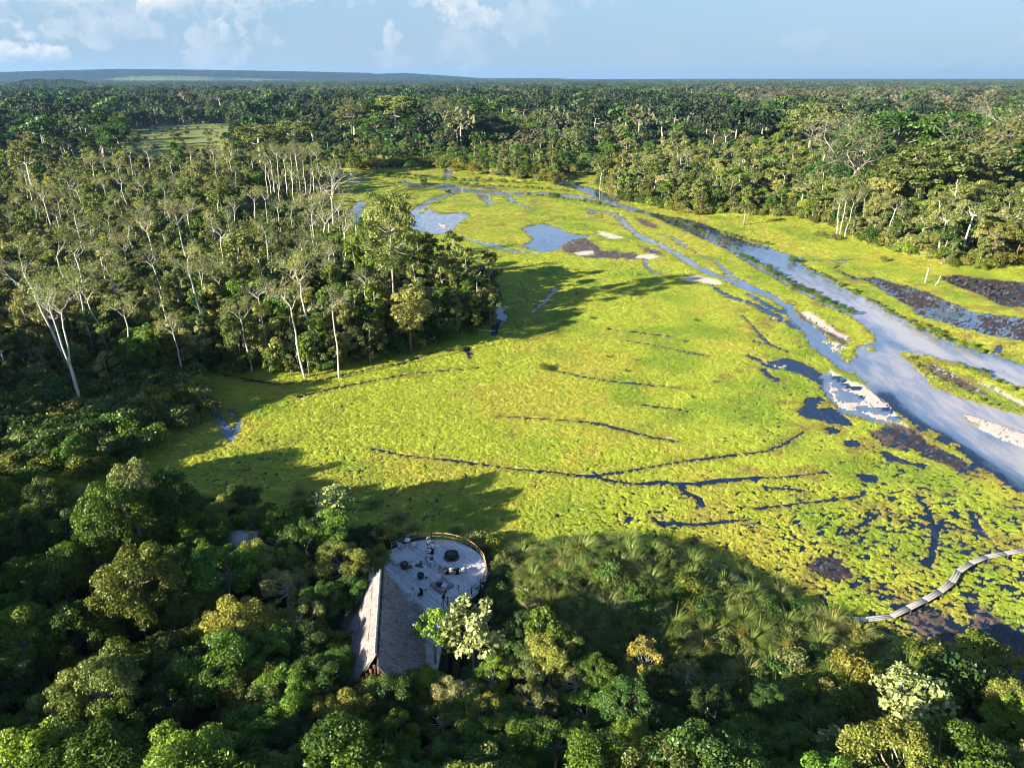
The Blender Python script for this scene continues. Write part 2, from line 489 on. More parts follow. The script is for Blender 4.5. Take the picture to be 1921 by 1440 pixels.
# polygons of open water: (points, silt 0 dark blue .. 1 pale)
PW = [
 ([(1190,391),(1205,396),(1249,405),(1294,413),(1324,422),(1365,439),(1403,454),(1440,463),(1478,480),(1511,499),(1538,514),(1575,536),(1613,555),(1650,570),(1688,593),(1725,612),(1763,627),(1800,645),(1868,670),(1921,685),(2050,735),(2300,820),(2300,1130),(2040,990),(1921,925),(1908,921),(1869,894),(1827,868),(1801,846),(1753,823),(1723,800),(1691,781),(1665,758),(1636,729),(1610,707),(1591,684),(1600,672),(1617,679),(1604,660),(1615,650),(1639,643),(1645,630),(1620,612),(1598,595),(1575,585),(1530,563),(1485,540),(1440,514),(1410,499),(1369,471),(1324,450),(1275,430),(1222,405),(1195,398)], .7),
 ([(633,438),(650,405),(668,378),(685,376),(683,392),(668,418),(655,440)], .5),
 ([(777,430),(787,405),(800,393),(833,402),(858,399),(884,403),(867,413),(856,423),(850,434),(833,441),(800,437)], .7),
 ([(977,427),(1017,420),(1047,427),(1067,437),(1102,443),(1080,453),(1050,467),(1017,474),(980,463),(1003,450)], .45),
 ([(1605,521),(1640,519),(1688,534),(1744,548),(1770,562),(1800,575),(1838,589),(1880,592),(1921,597),(2100,615),(2100,680),(1921,640),(1876,633),(1800,615),(1725,590),(1680,560),(1635,533)], .3),
 ([(1758,518),(1800,516),(1838,522),(1921,529),(2100,536),(2100,600),(1921,578),(1880,574),(1861,563),(1830,552),(1800,540),(1775,528)], -1),
 ([(1405,668),(1430,675),(1439,684),(1470,672),(1500,678),(1525,690),(1545,705),(1556,725),(1552,732),(1533,729),(1528,716),(1500,704),(1478,696),(1450,694),(1425,682)], .05),
 ([(1513,745),(1540,748),(1545,753),(1528,758),(1534,768),(1560,765),(1575,775),(1590,796),(1560,795),(1540,790),(1518,786),(1491,771),(1512,765)], .05),
 ([(1527,700),(1546,703),(1590,735),(1640,765),(1690,790),(1688,800),(1640,792),(1580,772),(1552,742)], .5),
 ([(1549,806),(1562,801),(1572,808),(1556,812)], 0),
 ([(1587,833),(1606,829),(1612,834),(1600,841),(1592,840)], 0),
 ([(1635,846),(1665,848),(1690,860),(1730,868),(1748,874),(1735,880),(1700,872),(1670,866),(1650,852)], .05),
 ([(1665,800),(1690,805),(1720,812),(1745,835),(1790,855),(1812,870),(1840,888),(1810,880),(1770,870),(1740,860),(1710,850),(1690,830),(1672,815)], -.6),
 ([(1608,892),(1622,888),(1640,898),(1622,899)], 0),
 ([(1520,1060),(1548,1048),(1575,1052),(1582,1075),(1560,1082),(1535,1075)], -1),
 ([(1430,692),(1437,690),(1445,705),(1462,712),(1460,716),(1442,712),(1434,703)], 0),
]
# land inside the water: (points, kind)
IS = [
 ([(1683,658),(1707,661),(1746,669),(1795,681),(1833,697),(1869,710),(1898,720),(1921,726),(2100,780),(2100,830),(1921,781),(1882,771),(1830,755),(1785,742),(1749,726),(1730,707),(1711,684),(1688,668)], 'island'),
 ([(1800,773),(1833,779),(1880,795),(1921,811),(2100,870),(2100,910),(1921,843),(1882,828),(1830,802),(1806,782)], 'sand'),
 ([(1624,651),(1632,652),(1645,652),(1640,657),(1628,660)], 'grass'),
 ([(1730,812),(1748,808),(1762,818),(1752,826),(1738,822)], 'grass'), ([(1775,832),(1785,828),(1803,838),(1790,842)], 'grass'),
 ([(1690,838),(1712,842),(1735,850),(1728,858),(1700,850)], 'grass'),
]
SAND = [
 [(1546,710),(1580,708),(1623,723),(1660,752),(1688,781),(1700,800),(1688,796),(1639,784),(1605,768),(1590,770),(1575,765),(1560,745)],
 [(1113,431),(1140,437),(1160,442),(1170,447),(1150,450),(1125,441)],
 [(1278,520),(1300,517),(1325,520),(1345,526),(1358,534),(1340,535),(1310,530),(1290,528)],
 [(1500,585),(1515,583),(1540,600),(1570,622),(1595,632),(1590,640),(1560,625),(1535,615)],
 [(1545,640),(1575,645),(1590,655),(1560,660)],
 [(1445,596),(1475,600),(1470,605),(1450,603)],
 [(1548,690),(1565,695),(1590,715),(1600,730),(1580,725),(1560,712)],
 [(1824,710),(1850,718),(1921,756),(2100,820),(2100,832),(1921,764),(1860,733),(1828,716)],
 [(1428,676),(1445,676),(1478,685),(1470,692),(1440,686)],
 [(1200,478),(1225,476),(1240,484),(1220,487),(1190,484)], [(1075,473),(1110,470),(1115,477),(1085,479)],
 [(822,418),(838,420),(842,427),(828,428)], [(645,338),(680,343),(678,345),(645,341)],
]
MUD = [
 [(1050,462),(1075,448),(1100,446),(1130,468),(1180,474),(1233,486),(1180,487),(1100,484),(1060,474)],
 [(1195,460),(1215,464),(1240,470),(1250,482),(1210,474)], [(1190,408),(1225,418),(1240,430),(1215,428)],
 [(1480,575),(1510,590),(1560,612),(1600,635),(1585,650),(1550,628),(1510,605)],
 [(1640,810),(1680,790),(1720,815),(1700,850),(1670,840)], [(1760,860),(1830,872),(1850,890),(1800,890)],
 [(1740,680),(1800,705),(1850,735),(1880,760),(1830,735),(1780,720),(1750,700)],
 [(850,343),(880,352),(940,358),(935,352),(880,346)],
 [(1820,1130),(1870,1150),(1930,1190),(1930,1240),(1880,1230),(1830,1180)], [(1690,1140),(1730,1135),(1800,1180),(1780,1200),(1720,1180)],
]
POOLS = [(1563,711,24,7), (1578,723,18,5), (1605,728,9,4), (1597,746,24,6), (1620,766,12,5), (1652,770,22,6), (1680,785,14,4), (1455,681,17,4), (1585,738,16,5)]
BANK = [(-500,1010),(0,950),(240,905),(400,915),(560,950),(700,975),(780,985),(900,1015),(1000,1035),(1100,1018),(1200,1020),(1300,1050),(1400,1085),(1500,1150),(1640,1200),(1720,1260),(1921,1340),(2400,1500),(2600,1900),(-1200,1900)]
LEFTW = [(-900,1100),(-400,1000),(0,940),(200,900),(300,830),(400,780),(385,745),(352,705),(380,697),(450,702),(520,712),(600,706),(700,684),(770,668),(830,645),(925,622),(938,598),(925,575),(900,560),(850,540),(800,535),(745,540),(700,500),(640,450),(622,380),(640,335),(640,318),(300,300),(-900,300)]
RIGHTW = [(1160,376),(1215,388),(1313,403),(1406,404),(1481,408),(1560,428),(1590,445),(1650,468),(1725,484),(1775,500),(1838,508),(1921,500),(2700,490),(3400,300),(1160,310),(1130,340),(1115,352)]
BACKW = [(640,318),(740,312),(800,306),(870,312),(905,330),(960,338),(1030,342),(1045,331),(1110,330),(1160,310),(3400,300),(3400,200),(-900,200),(-900,300),(300,300)]
MEADOW1 = [(215,300),(235,262),(262,243),(330,236),(430,232),(455,240),(450,262),(430,300),(330,306)]
MEADOW2 = [(880,272),(930,262),(990,262),(1010,272),(950,280),(890,284)]
A_CH = [(pxs(p), [q * (.36 if max(w) < .9 and s == 0 else 1) for q in w], s) for p, w, s in CH]
A_PW = [(pxs(p), s) for p, s in PW]
A_IS = [(pxs(p), k) for p, k in IS]
A_SAND = [pxs(p) for p in SAND]
A_MUD = [pxs(p) for p in MUD]
A_BANK, A_LEFT, A_RIGHT, A_BACK = pxs(BANK), pxs(LEFTW), pxs(RIGHTW), pxs(BACKW)
A_M1, A_M2 = pxs(MEADOW1), pxs(MEADOW2)

RIDGE_X = [-900,-200,0,100,230,400,600,690,705,760,850,900,960,1030,1080,1300,1921,2600]
RIDGE_Y = [140,139,137,134,131,132,135,137,139,137,143,147,147,147,149.5,148.5,148.5,147]

def far_height(X, Y):
    R = np.hypot(X, Y)
    xs = W / 2 + FPX * X / np.maximum(Y * math.cos(PITCH) + CAM_Z * math.sin(PITCH), 1)
    top = np.interp(xs, RIDGE_X, RIDGE_Y)
    hh = CAM_Z + 10800 * (145.6 - top) * 0.853 / FPX - 32
    h = sstep(R, 9300, 10700) * np.maximum(hh, 0)
    mx = sstep(xs, -200, -100) * (1 - sstep(xs, 175, 200))
    knoll = np.exp(-((xs - 100) / 62.0) ** 4) * np.exp(-((R - 4300) / 380.0) ** 2) * 24
    return h + knoll

def base_h(X, Y):
    """height without the water cut: marsh level, raised banks, mound"""
    d = poly_sd(X, Y, A_BANK, 12)
    h = 1.3 * sstep(-d, -1.0, 7.0)
    mc = px(1120, 1120)
    h += 2.0 * np.exp(-(((X - mc.x) / 13) ** 2 + ((Y - mc.y) / 9) ** 2))
    for P in (A_LEFT, A_RIGHT, A_BACK):
        h = np.maximum(h, 0.9 * sstep(-poly_sd(X, Y, P, 8), -1, 8))
    return h + far_height(X, Y)

def land(X, Y, full=True):
    """returns height, base colour, cover (0..1 plants), water tone"""
    shp = X.shape
    X = X.ravel(); Y = Y.ravel()
    R = np.hypot(X, Y)
    rough = fbm(X, Y, 2.6, 4, 3) * 1.6 + fbm(X, Y, .9, 2, 5) * .5 + fbm(X, Y, 8, 2, 6) * 1.4
    wd = np.full(X.shape, 1e3); silt = np.full(X.shape, .3)
    near = (R < 700)
    for P, w, s in A_CH:
        ns = .28 + .5 * min(1, max(w))
        d = line_sd(X, Y, P, w) + rough * (ns * 1.15 if ns > .55 else ns * .7)
        silt = np.where(d < wd, s, silt); wd = np.minimum(wd, d)
    for P, s in A_PW:
        d = poly_sd(X, Y, P) + rough * (1.0 if s not in (.7,) else .55)
        silt = np.where(d < np.minimum(wd, 0.4), s, silt); wd = np.minimum(wd, d)
    isl = np.full(X.shape, 1e3); island_sand = np.zeros(X.shape)
    for P, k in A_IS:
        d = poly_sd(X, Y, P) + rough * .6
        m = d < isl
        island_sand = np.where(m, {'sand': 1.0, 'island': .35, 'grass': 0}[k], island_sand)
        isl = np.minimum(isl, d)
    wd = np.maximum(wd, -isl)
    bank = -poly_sd(X, Y, A_BANK, 12)
    sand = np.zeros(X.shape)
    for P in A_SAND:
        sand = np.maximum(sand, sstep(-(poly_sd(X, Y, P) + rough * .8), -.5, .5))
    sand = np.maximum(sand, sstep(-isl, -.3, .2) * (island_sand > .9) * sstep(-isl + fbm(X, Y, 4, 3, 77) * 3, -.5, .6))
    mud = np.zeros(X.shape)
    for P in A_MUD:
        mud = np.maximum(mud, sstep(-(poly_sd(X, Y, P) + rough * 1.5), -1.2, .8))
    pool = np.zeros(X.shape)
    for (cx, cy, ax, ay) in POOLS:
        c = px(cx, cy); a = (px(cx + ax, cy) - c).length; b = abs((px(cx, cy - ay) - px(cx, cy + ay)).length) / 2
        pool = np.maximum(pool, 1 - np.hypot((X - c.x) / a, (Y - c.y) / b) - fbm(X, Y, 2, 3, 41) * .5)
    # small dark gaps between the floating plants, stronger near the camera and to the right
    gapn = fbm(X, Y * 1.4 + X * .2, .62, 3, 11)
    gapz = fbm(X, Y, 14, 3, 12)
    xs, ys = proj(X, Y, 0 * X)
    gz = sstep(ys, 800, 1010) * (.45 + .55 * sstep(xs, 1000, 1700)) + .28 * sstep(xs, 1350, 1500) * sstep(ys, 600, 680)
    gz = np.maximum(gz, .55 * np.exp(-((xs - 560) / 230) ** 2 - ((ys - 850) / 60) ** 2))
    gz = np.maximum(gz, .8 * np.exp(-((xs - 960) / 30) ** 2 - ((ys - 590) / 40) ** 2))
    gap = sstep(gapn + gapz * .30 + gz * .21, .24, .31) * (gz > .02)
    base = base_h(X, Y)
    tuft = .12 * (fbm(X, Y, 1.1, 3, 21) + .3) + .18 * np.clip(fbm(X, Y, 6, 3, 22), -.2, .5)
    h = base + np.where(base > .5, fbm(X, Y, 3, 3, 23) * .5, tuft + .08)
    h = np.where(R > 700, base + .3, h)
    # cut by water
    shore = sstep(wd, -.35, .55)
    h = h * shore + (-.45) * (1 - shore)
    h = np.where(pool > 0, -.2, np.where(sand > .4, np.minimum(np.where(wd < .1, .03, h * .5), .07) + .03 * fbm(X, Y, .8, 2, 31), h))
    h = np.where((mud > .5) & (sand < .4), .035 + .26 * fbm(X, Y, .9, 4, 32), h)
    h = np.where(gap > .5, np.minimum(h, -.03), h)
    dark_mud = (silt < -.3) & (wd < .2)
    h = np.where(dark_mud, .012 + .16 * (fbm(X, Y, .6, 3, 33) - .0), h)
    speck = (silt == .3) & (wd < 0)
    h = np.where(speck, -.006 + .20 * fbm(X, Y, .55, 3, 35) + .16 * fbm(X, Y, 9, 2, 36), h)
    h = np.where(R > 700, np.maximum(h, .3), h)
    # colours (base colours of what grows or lies there)
    n1 = fbm(X, Y, 16, 4, 51) ; n2 = fbm(X, Y, 3.2, 4, 52); n3 = fbm(X, Y, .8, 3, 53)
    lime = np.array([.370, .415, .045]); yel = np.array([.410, .390, .055]); olive = np.array([.230, .190, .050]); grn = np.array([.190, .290, .030]); brn = np.array([.20, .13, .05])
    yz = sstep(n1 * 1.7 + n2 * 1.2 + n3 * .3, -.04, .38)
    c = lime * (1 - yz)[:, None] + yel * yz[:, None]
    oz = sstep(n2 * 1.2 - n1 * .4 + n3 * .4 + .24 * sstep(xs, 1250, 1500) * sstep(ys, 480, 560) + .16 * sstep(-ys, -470, -400), .20, .52) * .8
    c = c * (1 - oz)[:, None] + olive * oz[:, None]
    gzc = sstep(fbm(X, Y, 11, 3, 54) + n3 * .25, .02, .28) * .75
    c = c * (1 - gzc)[:, None] + grn * gzc[:, None]
    fadeb = sstep(wd, 1.6, .2) * .55 * (wd > -1)
    c = c * (1 - fadeb)[:, None] + (olive * 1.05) * fadeb[:, None]
    c = c * (1 + .6 * n3)[:, None]
    wood = np.maximum(sstep(base, .5, .9), 0)
    litter = np.array([.035, .045, .014])
    c = c * (1 - wood)[:, None] + litter * wood[:, None] * (1 + n2)[:, None]
    farr = sstep(R, 650, 900)
    fg = np.array([.030, .055, .018])
    c = c * (1 - farr)[:, None] + fg * farr[:, None]
    m1 = sstep(-(poly_sd(X, Y, A_M1, 60) + fbm(X, Y, 30, 3, 61) * 60), -10, 10)
    m2 = sstep(-(poly_sd(X, Y, A_M2, 40) + fbm(X, Y, 20, 3, 61) * 30), -8, 8)
    op_ = sstep(fbm(X, Y * .7, 210, 3, 305), .13, .19) * sstep(R, 680, 760) * (1 - sstep(R, 2600, 3000))
    fm = sstep(R, 5200, 5500) * (1 - sstep(R, 9000, 9300)) * (1 - sstep(xs, 620, 1000)) * sstep(fbm(X, Y * .5, 900, 3, 62), -.25, -.02)
    mm = np.maximum(np.maximum(np.maximum(m1, m2), fm), op_)
    c = c * (1 - mm)[:, None] + (np.array([.17, .19, .045]) * (1 + 1.6 * fbm(X, Y, 25, 5, 63))[:, None]) * mm[:, None]
    sc = np.array([.56, .47, .40]) * (1 + .35 * n3)[:, None]
    c = c * (1 - sand)[:, None] + sc * sand[:, None]
    mc = np.array([.105, .075, .060]) * (1 + 1.4 * n3)[:, None]
    mk = np.maximum(mud * (1 - sand), 0)
    c = c * (1 - mk)[:, None] + mc * mk[:, None]
    # edges of water: wet mud on the slope
    wet = sstep(-h, -.04, .02) * (R < 700)
    wetc = np.array([.030, .026, .022])
    c = c * (1 - wet)[:, None] + wetc * wet[:, None]
    dm = (dark_mud | speck)
    c[dm] = np.array([.040, .032, .034]) * (1 + 1.6 * n3[dm])[:, None] + np.array([.20, .16, .13]) * (sstep(fbm(X, Y, .5, 2, 71), .10, .35) * .8)[dm][:, None]
    rim = (bank > 0) & (bank < 16) | (R < 240) & (-poly_sd(X, Y, A_LEFT, 2) < 9) & (xs < 900) & (wood > 0)
    cover = (1 - sand) * (1 - mk) * (h > .02) * (~dm) * np.where(rim, 1, 1 - wood)
    return h.reshape(shp), np.clip(c, .004, .8).reshape(*shp, 3), cover.reshape(shp), silt.reshape(shp), wd.reshape(shp)

# ground sheet: rows get closer together towards the camera
ys = list(np.arange(1800, 1200, -9.0)) + list(np.arange(1200, 330, -2.8)) + list(np.arange(330, 180, -3.5)) + list(np.arange(180, 147, -1.6))
dist_rows = np.array([px(960, y).y for y in ys if px(960, y).y < 20000] + [20500.0])
dist_rows = np.concatenate([[-260, -60, 0, 12, 20], dist_rows[dist_rows > 24]])
us = np.concatenate([np.linspace(-2.6, -.95, 40)[:-1], np.arange(-.95, -.35, .0042), np.arange(-.35, .74, .0021), np.linspace(.74, 1.0, 40), np.linspace(1.03, 2.6, 30)])
# columns: straight fans; behind the camera the sheet keeps a constant width
depr = np.maximum(dist_rows * math.cos(PITCH) + CAM_Z * math.sin(PITCH), 42)
GX = us[None, :] * depr[:, None]
GY = np.broadcast_to(dist_rows[:, None], GX.shape)
gh, gc, gcov, gsilt, gwd = land(GX, GY)
nr, ncol = GX.shape
idx = np.arange(nr * ncol).reshape(nr, ncol)
Qg = np.stack([idx[:-1, :-1], idx[:-1, 1:], idx[1:, 1:], idx[1:, :-1]], -1).reshape(-1, 4)
Vg = np.stack([GX, GY, gh], -1).reshape(-1, 3)
print('ground verts', len(Vg), 't', round(time.time() - T0, 1))

m, b = new_mat('marsh_ground')
at = b.n('ShaderNodeAttribute', attribute_name='gcol')
geo = b.n('ShaderNodeNewGeometry')
nzf = b.noise(2.2, 5, .65, geo.outputs['Position'])
nzc = b.noise(.35, 4, .6, geo.outputs['Position'])
vv = b.math('ADD', .55, b.math('MULTIPLY', nzf, .9))
hs = b.n('ShaderNodeHueSaturation'); b.link(at.outputs['Color'], hs.inputs['Color']); b.link(vv, hs.inputs['Value'])
p = b.n('ShaderNodeBsdfPrincipled'); b.link(hs.outputs[0], p.inputs['Base Color'])
p.inputs['Roughness'].default_value = .75; p.inputs['Specular IOR Level'].default_value = .2
bp = b.n('ShaderNodeBump'); bp.inputs['Strength'].default_value = .9; bp.inputs['Distance'].default_value = .25
b.link(nzf, bp.inputs['Height']); b.link(bp.outputs[0], p.inputs['Normal'])
o = b.n('ShaderNodeOutputMaterial'); b.link(p.outputs[0], o.inputs[0])
M['ground'] = m
ground = obj('ground', mk_mesh('ground', Vg, Qg, mats=[m], smooth=True, cols={'gcol': gc.reshape(-1, 3)}))
tag(ground, 'flat marsh and forest ground of lime green grass, mud and sand', kind='structure')

# water sheet
wy = np.concatenate([np.arange(1350, 320, -6.0), [316, 310, 300]])
wr = np.array([px(960, y).y for y in wy])
wu = np.arange(-.42, .98, .006)
WX = wu[None, :] * (wr * math.cos(PITCH) + CAM_Z * math.sin(PITCH))[:, None]
WY = np.broadcast_to(wr[:, None], WX.shape)
def water_tone(X, Y):
    xs, ys = proj(X, Y, 0 * X)
    s = np.full(X.size, .0); x = X.ravel(); y = Y.ravel(); best = np.full(X.size, 4.0)
    for P, w, t in A_CH:
        d = line_sd(x, y, P, w); mm = d < best; s[mm] = max(t, 0); best = np.minimum(best, d)
    for P, t in A_PW:
        d = poly_sd(x, y, P); mm = d < np.minimum(best, 1.0); s[mm] = max(t, 0); best = np.minimum(best, d)
    s = s.reshape(X.shape)
    # silt streams of the main river: pale in the middle and to the lower right, blue along the left bank
    br = pxs([(1324,436),(1403,478),(1500,520),(1613,590),(1680,640),(1760,700),(1921,790)])
    d1 = seg_dist(x, y, br).reshape(X.shape)
    body = sstep(ys, 470, 600)
    edge = sstep(-poly_sd(x, y, A_PW[0][0], 20).reshape(X.shape), .5, 5)
    st = fbm(X - Y * .1, Y * .22, 5, 5, 81)
    riv = (poly_sd(x, y, A_PW[0][0], 2).reshape(X.shape) < 1)
    left = pxs([(1660,745),(1700,790),(1760,825),(1830,868),(1921,925),(2100,1020)])
    dl = seg_dist(x, y, left).reshape(X.shape)
    t = .62 + st * .75 * body + .22 * edge * body - .75 * np.exp(-(dl / 3.2) ** 2)
    fork = pxs([(1668,640),(1700,655),(1745,668),(1790,680)])
    t -= .4 * np.exp(-(seg_dist(x, y, fork).reshape(X.shape) / 1.6) ** 2)
    t = t * sstep(ys, 430, 540) + (.13 + st * .3) * (1 - sstep(ys, 430, 540))  # upstream tone darkened to paint in the tree reflections
    return np.clip(np.where(riv, t, s + st * .25), 0, 1)
wt = water_tone(WX, WY)
i2 = np.arange(WX.size).reshape(WX.shape)
Qw = np.stack([i2[:-1, :-1], i2[:-1, 1:], i2[1:, 1:], i2[1:, :-1]], -1).reshape(-1, 4)
m, b = new_mat('river_water')
at = b.n('ShaderNodeAttribute', attribute_name='silt')
geo = b.n('ShaderNodeNewGeometry')
mp = b.n('ShaderNodeMapping'); mp.inputs['Rotation'].default_value = (0, 0, rad(8)); mp.inputs['Scale'].default_value = (1.0, .24, 1)
b.link(geo.outputs['Position'], mp.inputs[0])
nzs = b.noise(.55, 7, .6, mp.outputs[0], .8)
sl_ = b.math('ADD', at.outputs['Fac'], b.math('MULTIPLY', b.math('SUBTRACT', nzs, .5), .75))
c = b.mix(b.ss(sl_, .02, .45), (.005, .013, .030), (.10, .15, .23))
c = b.mix(b.ss(sl_, .42, 1.0), c, (.36, .335, .33))
p = b.n('ShaderNodeBsdfPrincipled'); b.link(c, p.inputs['Base Color'])
p.inputs['Roughness'].default_value = .05; p.inputs['IOR'].default_value = 1.42
nzr = b.noise(3.5, 3, .5, geo.outputs['Position'])
bp = b.n('ShaderNodeBump'); bp.inputs['Strength'].default_value = .05; bp.inputs['Distance'].default_value = .05
b.link(nzr, bp.inputs['Height']); b.link(bp.outputs[0], p.inputs['Normal'])
o = b.n('ShaderNodeOutputMaterial'); b.link(p.outputs[0], o.inputs[0])
water = obj('river_water', mk_mesh('river_water', np.stack([WX, WY, np.zeros_like(WX)], -1).reshape(-1, 3), Qw, mats=[m], smooth=True, attrs={'silt': wt.ravel()}))
tag(water, 'blue river, creeks and shallow pools running through the marsh', kind='structure')
print('land done', round(time.time() - T0, 1))

def ground_z(X, Y):
    X = np.atleast_1d(np.asarray(X, float)); Y = np.atleast_1d(np.asarray(Y, float))
    return base_h(X, Y)

# ------------------------------------------------------------------ plants
def leaves(g, rng, C, Rd, n, size, flat=.8, up=.35, m=0, wide=.5, shell=.55, lower=-.45, tjit=.35, ptint=.30):
    """kite-shaped leaves spread over puffs C with radii Rd"""
    C = np.asarray(C, float); Rd = np.broadcast_to(np.asarray(Rd, float), (len(C),))
    w = Rd ** 2; k = rng.choice(len(C), n, p=w / w.sum())
    d = rng.normal(size=(n, 3)); d /= np.linalg.norm(d, axis=1)[:, None]
    d[:, 2] = np.where(d[:, 2] < lower, -d[:, 2], d[:, 2])
    rr = Rd[k] * (shell + (1.05 - shell) * rng.random(n) ** .6)
    p = C[k] + d * rr[:, None] * np.array([1, 1, flat])
    nrm = d * .55 + rng.normal(size=(n, 3)) * .55 + np.array([0, 0, up])
    nrm /= np.linalg.norm(nrm, axis=1)[:, None]
    a = np.cross(nrm, rng.normal(size=(n, 3))); a /= np.linalg.norm(a, axis=1)[:, None]
    b = np.cross(nrm, a)
    s = size * (.6 + .8 * rng.random(n))
    V = np.stack([p - a * s[:, None] * .5, p + b * s[:, None] * wide * .5 + nrm * s[:, None] * .08, p + a * s[:, None] * .5, p - b * s[:, None] * wide * .5 + nrm * s[:, None] * .08], 1).reshape(-1, 3)
    pt = rng.random(len(C)) * ptint * 2 - ptint
    t = np.clip(.42 + pt[k] + (rng.random(n) - .5) * 2 * tjit, 0, 1)
    g.add(V, np.arange(n * 4).reshape(-1, 4), m=m, tint=np.repeat(t, 4))

def limb(g, rng, a, b, r0, r1, sag=.12, n=5, k=4, m=0, wob=.05):
    a = np.asarray(a, float); b = np.asarray(b, float)
    L = np.linalg.norm(b - a)
    P = [a + (b - a) * t + np.array([rng.normal() * L * wob, rng.normal() * L * wob, -sag * L * math.sin(math.pi * t) + rng.normal() * L * wob * .5]) * (0 < t < 1) for t in np.linspace(0, 1, k)]
    g.tube(P, np.linspace(r0, r1, k), n, m=m, cap=False)
    return P

def dome_puffs(rng, n, cx, cz, r, hz, pr, low=-.15):
    C = []; 
    for i in range(n):
        for _ in range(30):
            d = rng.normal(size=3); d /= np.linalg.norm(d)
            if d[2] > low: break
        q = .62 + .38 * rng.random()
        c = np.array([d[0] * r * q + cx[0], d[1] * r * q + cx[1], cz + d[2] * hz * q])
        if all(np.linalg.norm(c - e) > pr * .75 for e in C) or len(C) < 4:
            C.append(c)
    return np.array(C)

def tree_round(seed, h, r, leafn, ls, lm, bark='bark_brown', pr=1.2, np_=34, low=-.2, trunk_r=.18, flat=.75, hz=None, wide=.55, shell=.5, up=.35):
    rng = np.random.default_rng(seed)
    hz = hz or r * .75
    C = dome_puffs(rng, np_, (rng.normal() * .4, rng.normal() * .4), h - hz, r, hz, pr, low)
    Rd = pr * (.65 + .6 * rng.random(len(C)))
    cg, tg, bg_ = G(), G(), G()
    leaves(cg, rng, C, Rd, leafn, ls, flat, up, wide=wide, shell=shell)
    top = h - hz
    P = [np.array([0, 0, -.6]), np.array([rng.normal() * .15, rng.normal() * .15, top * .5]), np.array([rng.normal() * .3, rng.normal() * .3, top])]
    tg.tube(P, [trunk_r * 1.3, trunk_r, trunk_r * .7], 7)
    for c in C[::2]:
        limb(tg, rng, P[-1] if c[2] > top else P[1] * .3 + P[2] * .7, c, trunk_r * .45, .03)
    return tg.mesh('trunk', [M[bark]], True), cg.mesh('crown', [M[lm]])

def tree_column(seed, h, r, leafn, ls, lm, bark='bark_grey', trunk_r=.16, low=.25):
    """tall leafy column: uneven sprays of leaves down the stem"""
    rng = np.random.default_rng(seed)
    C = []; Rd = []
    z = h * low
    while z < h:
        f = (z - h * low) / (h * (1 - low))
        env = r * (.45 + .75 * math.sin(math.pi * min(1, f * .85 + .12)))
        for _ in range(rng.integers(1, 4)):
            a = rng.random() * 6.28; q = env * (.35 + .75 * rng.random())
            C.append([q * math.cos(a), q * math.sin(a), z + rng.normal() * .4]); Rd.append(.55 + .75 * rng.random())
        z += .75
    C = np.array(C)
    cg, tg = G(), G()
    leaves(cg, rng, C, Rd, leafn, ls, .8, .3, shell=.3, wide=.6)
    P = [np.array([0, 0, -.6]), np.array([rng.normal() * .3, rng.normal() * .3, h * .5]), np.array([rng.normal() * .5, rng.normal() * .5, h * .97])]
    tg.tube(P, [trunk_r * 1.3, trunk_r, trunk_r * .4], 6)
    for c in C[::3]:
        t = max(0.1, (c[2] - 1.2) / h)
        q = P[1] * (1 - abs(2 * t - 1)) + (P[2] if t > .5 else P[0]) * abs(2 * t - 1)
        limb(tg, rng, q, c, .06, .02, sag=-.05)
    return tg.mesh('trunk', [M[bark]], True), cg.mesh('crown', [M[lm]])

def fork(g, rng, p, d, L, r, depth, tips, spread=.55, up=.25, nseg=3):
    P = [np.array(p)]; dd = np.array(d, float)
    for i in range(nseg):
        dd = dd + rng.normal(size=3) * .16 + np.array([0, 0, up * .15]); dd /= np.linalg.norm(dd)
        P.append(P[-1] + dd * L / nseg)
    r1 = r * .62
    g.tube(P, np.linspace(r, r1, len(P)), 6 if r > .12 else 4, cap=False)
    tips.append((P[-1], depth))
    if depth <= 0: return
    for k in range(rng.integers(2, 4)):
        q = rng.normal(size=3); q[2] = q[2] * .5 + up * .4
        nd = dd + q * spread; nd /= np.linalg.norm(nd)
        fork(g, rng, P[-1] if k else P[-2], nd, L * (.6 + .25 * rng.random()), r1 * .8, depth - 1, tips, spread, up)

def tree_pale(seed, h, lean=(0, 0), trunk_r=.15, leafn=500, ls=.38, lm='leaf_olive', bark='bark_pale', crown=.28, depth=3, spread=.7, wig=.02):
    """tall bare-stemmed tree, forked at the top, thin flat crown"""
    rng = np.random.default_rng(seed)
    k = 7
    P = [np.array([lean[0] * t + (rng.normal() * h * wig if 0 < t < 1 else 0), lean[1] * t + (rng.normal() * h * wig if 0 < t < 1 else 0), -.6 + (h * (1 - crown) + .6) * t]) for t in np.linspace(0, 1, k)]
    tg, bg_, cg = G(), G(), G()
    tg.tube(P, np.linspace(trunk_r * 1.3, trunk_r * .62, k), 7, cap=False)
    tips = []
    for i in range(rng.integers(3, 6)):
        a = i * 2.2 + rng.random()
        d = np.array([math.cos(a) * .9, math.sin(a) * .9, .75]); d /= np.linalg.norm(d)
        fork(bg_, rng, P[-1] if i % 3 else P[-1] * .75 + P[-2] * .25, d, h * crown * .45, trunk_r * .36, depth - 1, tips, spread, .35)
    C = np.array([t[0] for t in tips if t[1] <= 1]); C = np.vstack([C, C + rng.normal(size=C.shape) * .6])
    if leafn:
        leaves(cg, rng, C, .85, leafn, ls, .5, .6, shell=.2, wide=.6)
    return tg.mesh('trunk', [M[bark]], True), bg_.mesh('branches', [M[bark]], True), (cg.mesh('crown', [M[lm]]) if leafn else None)

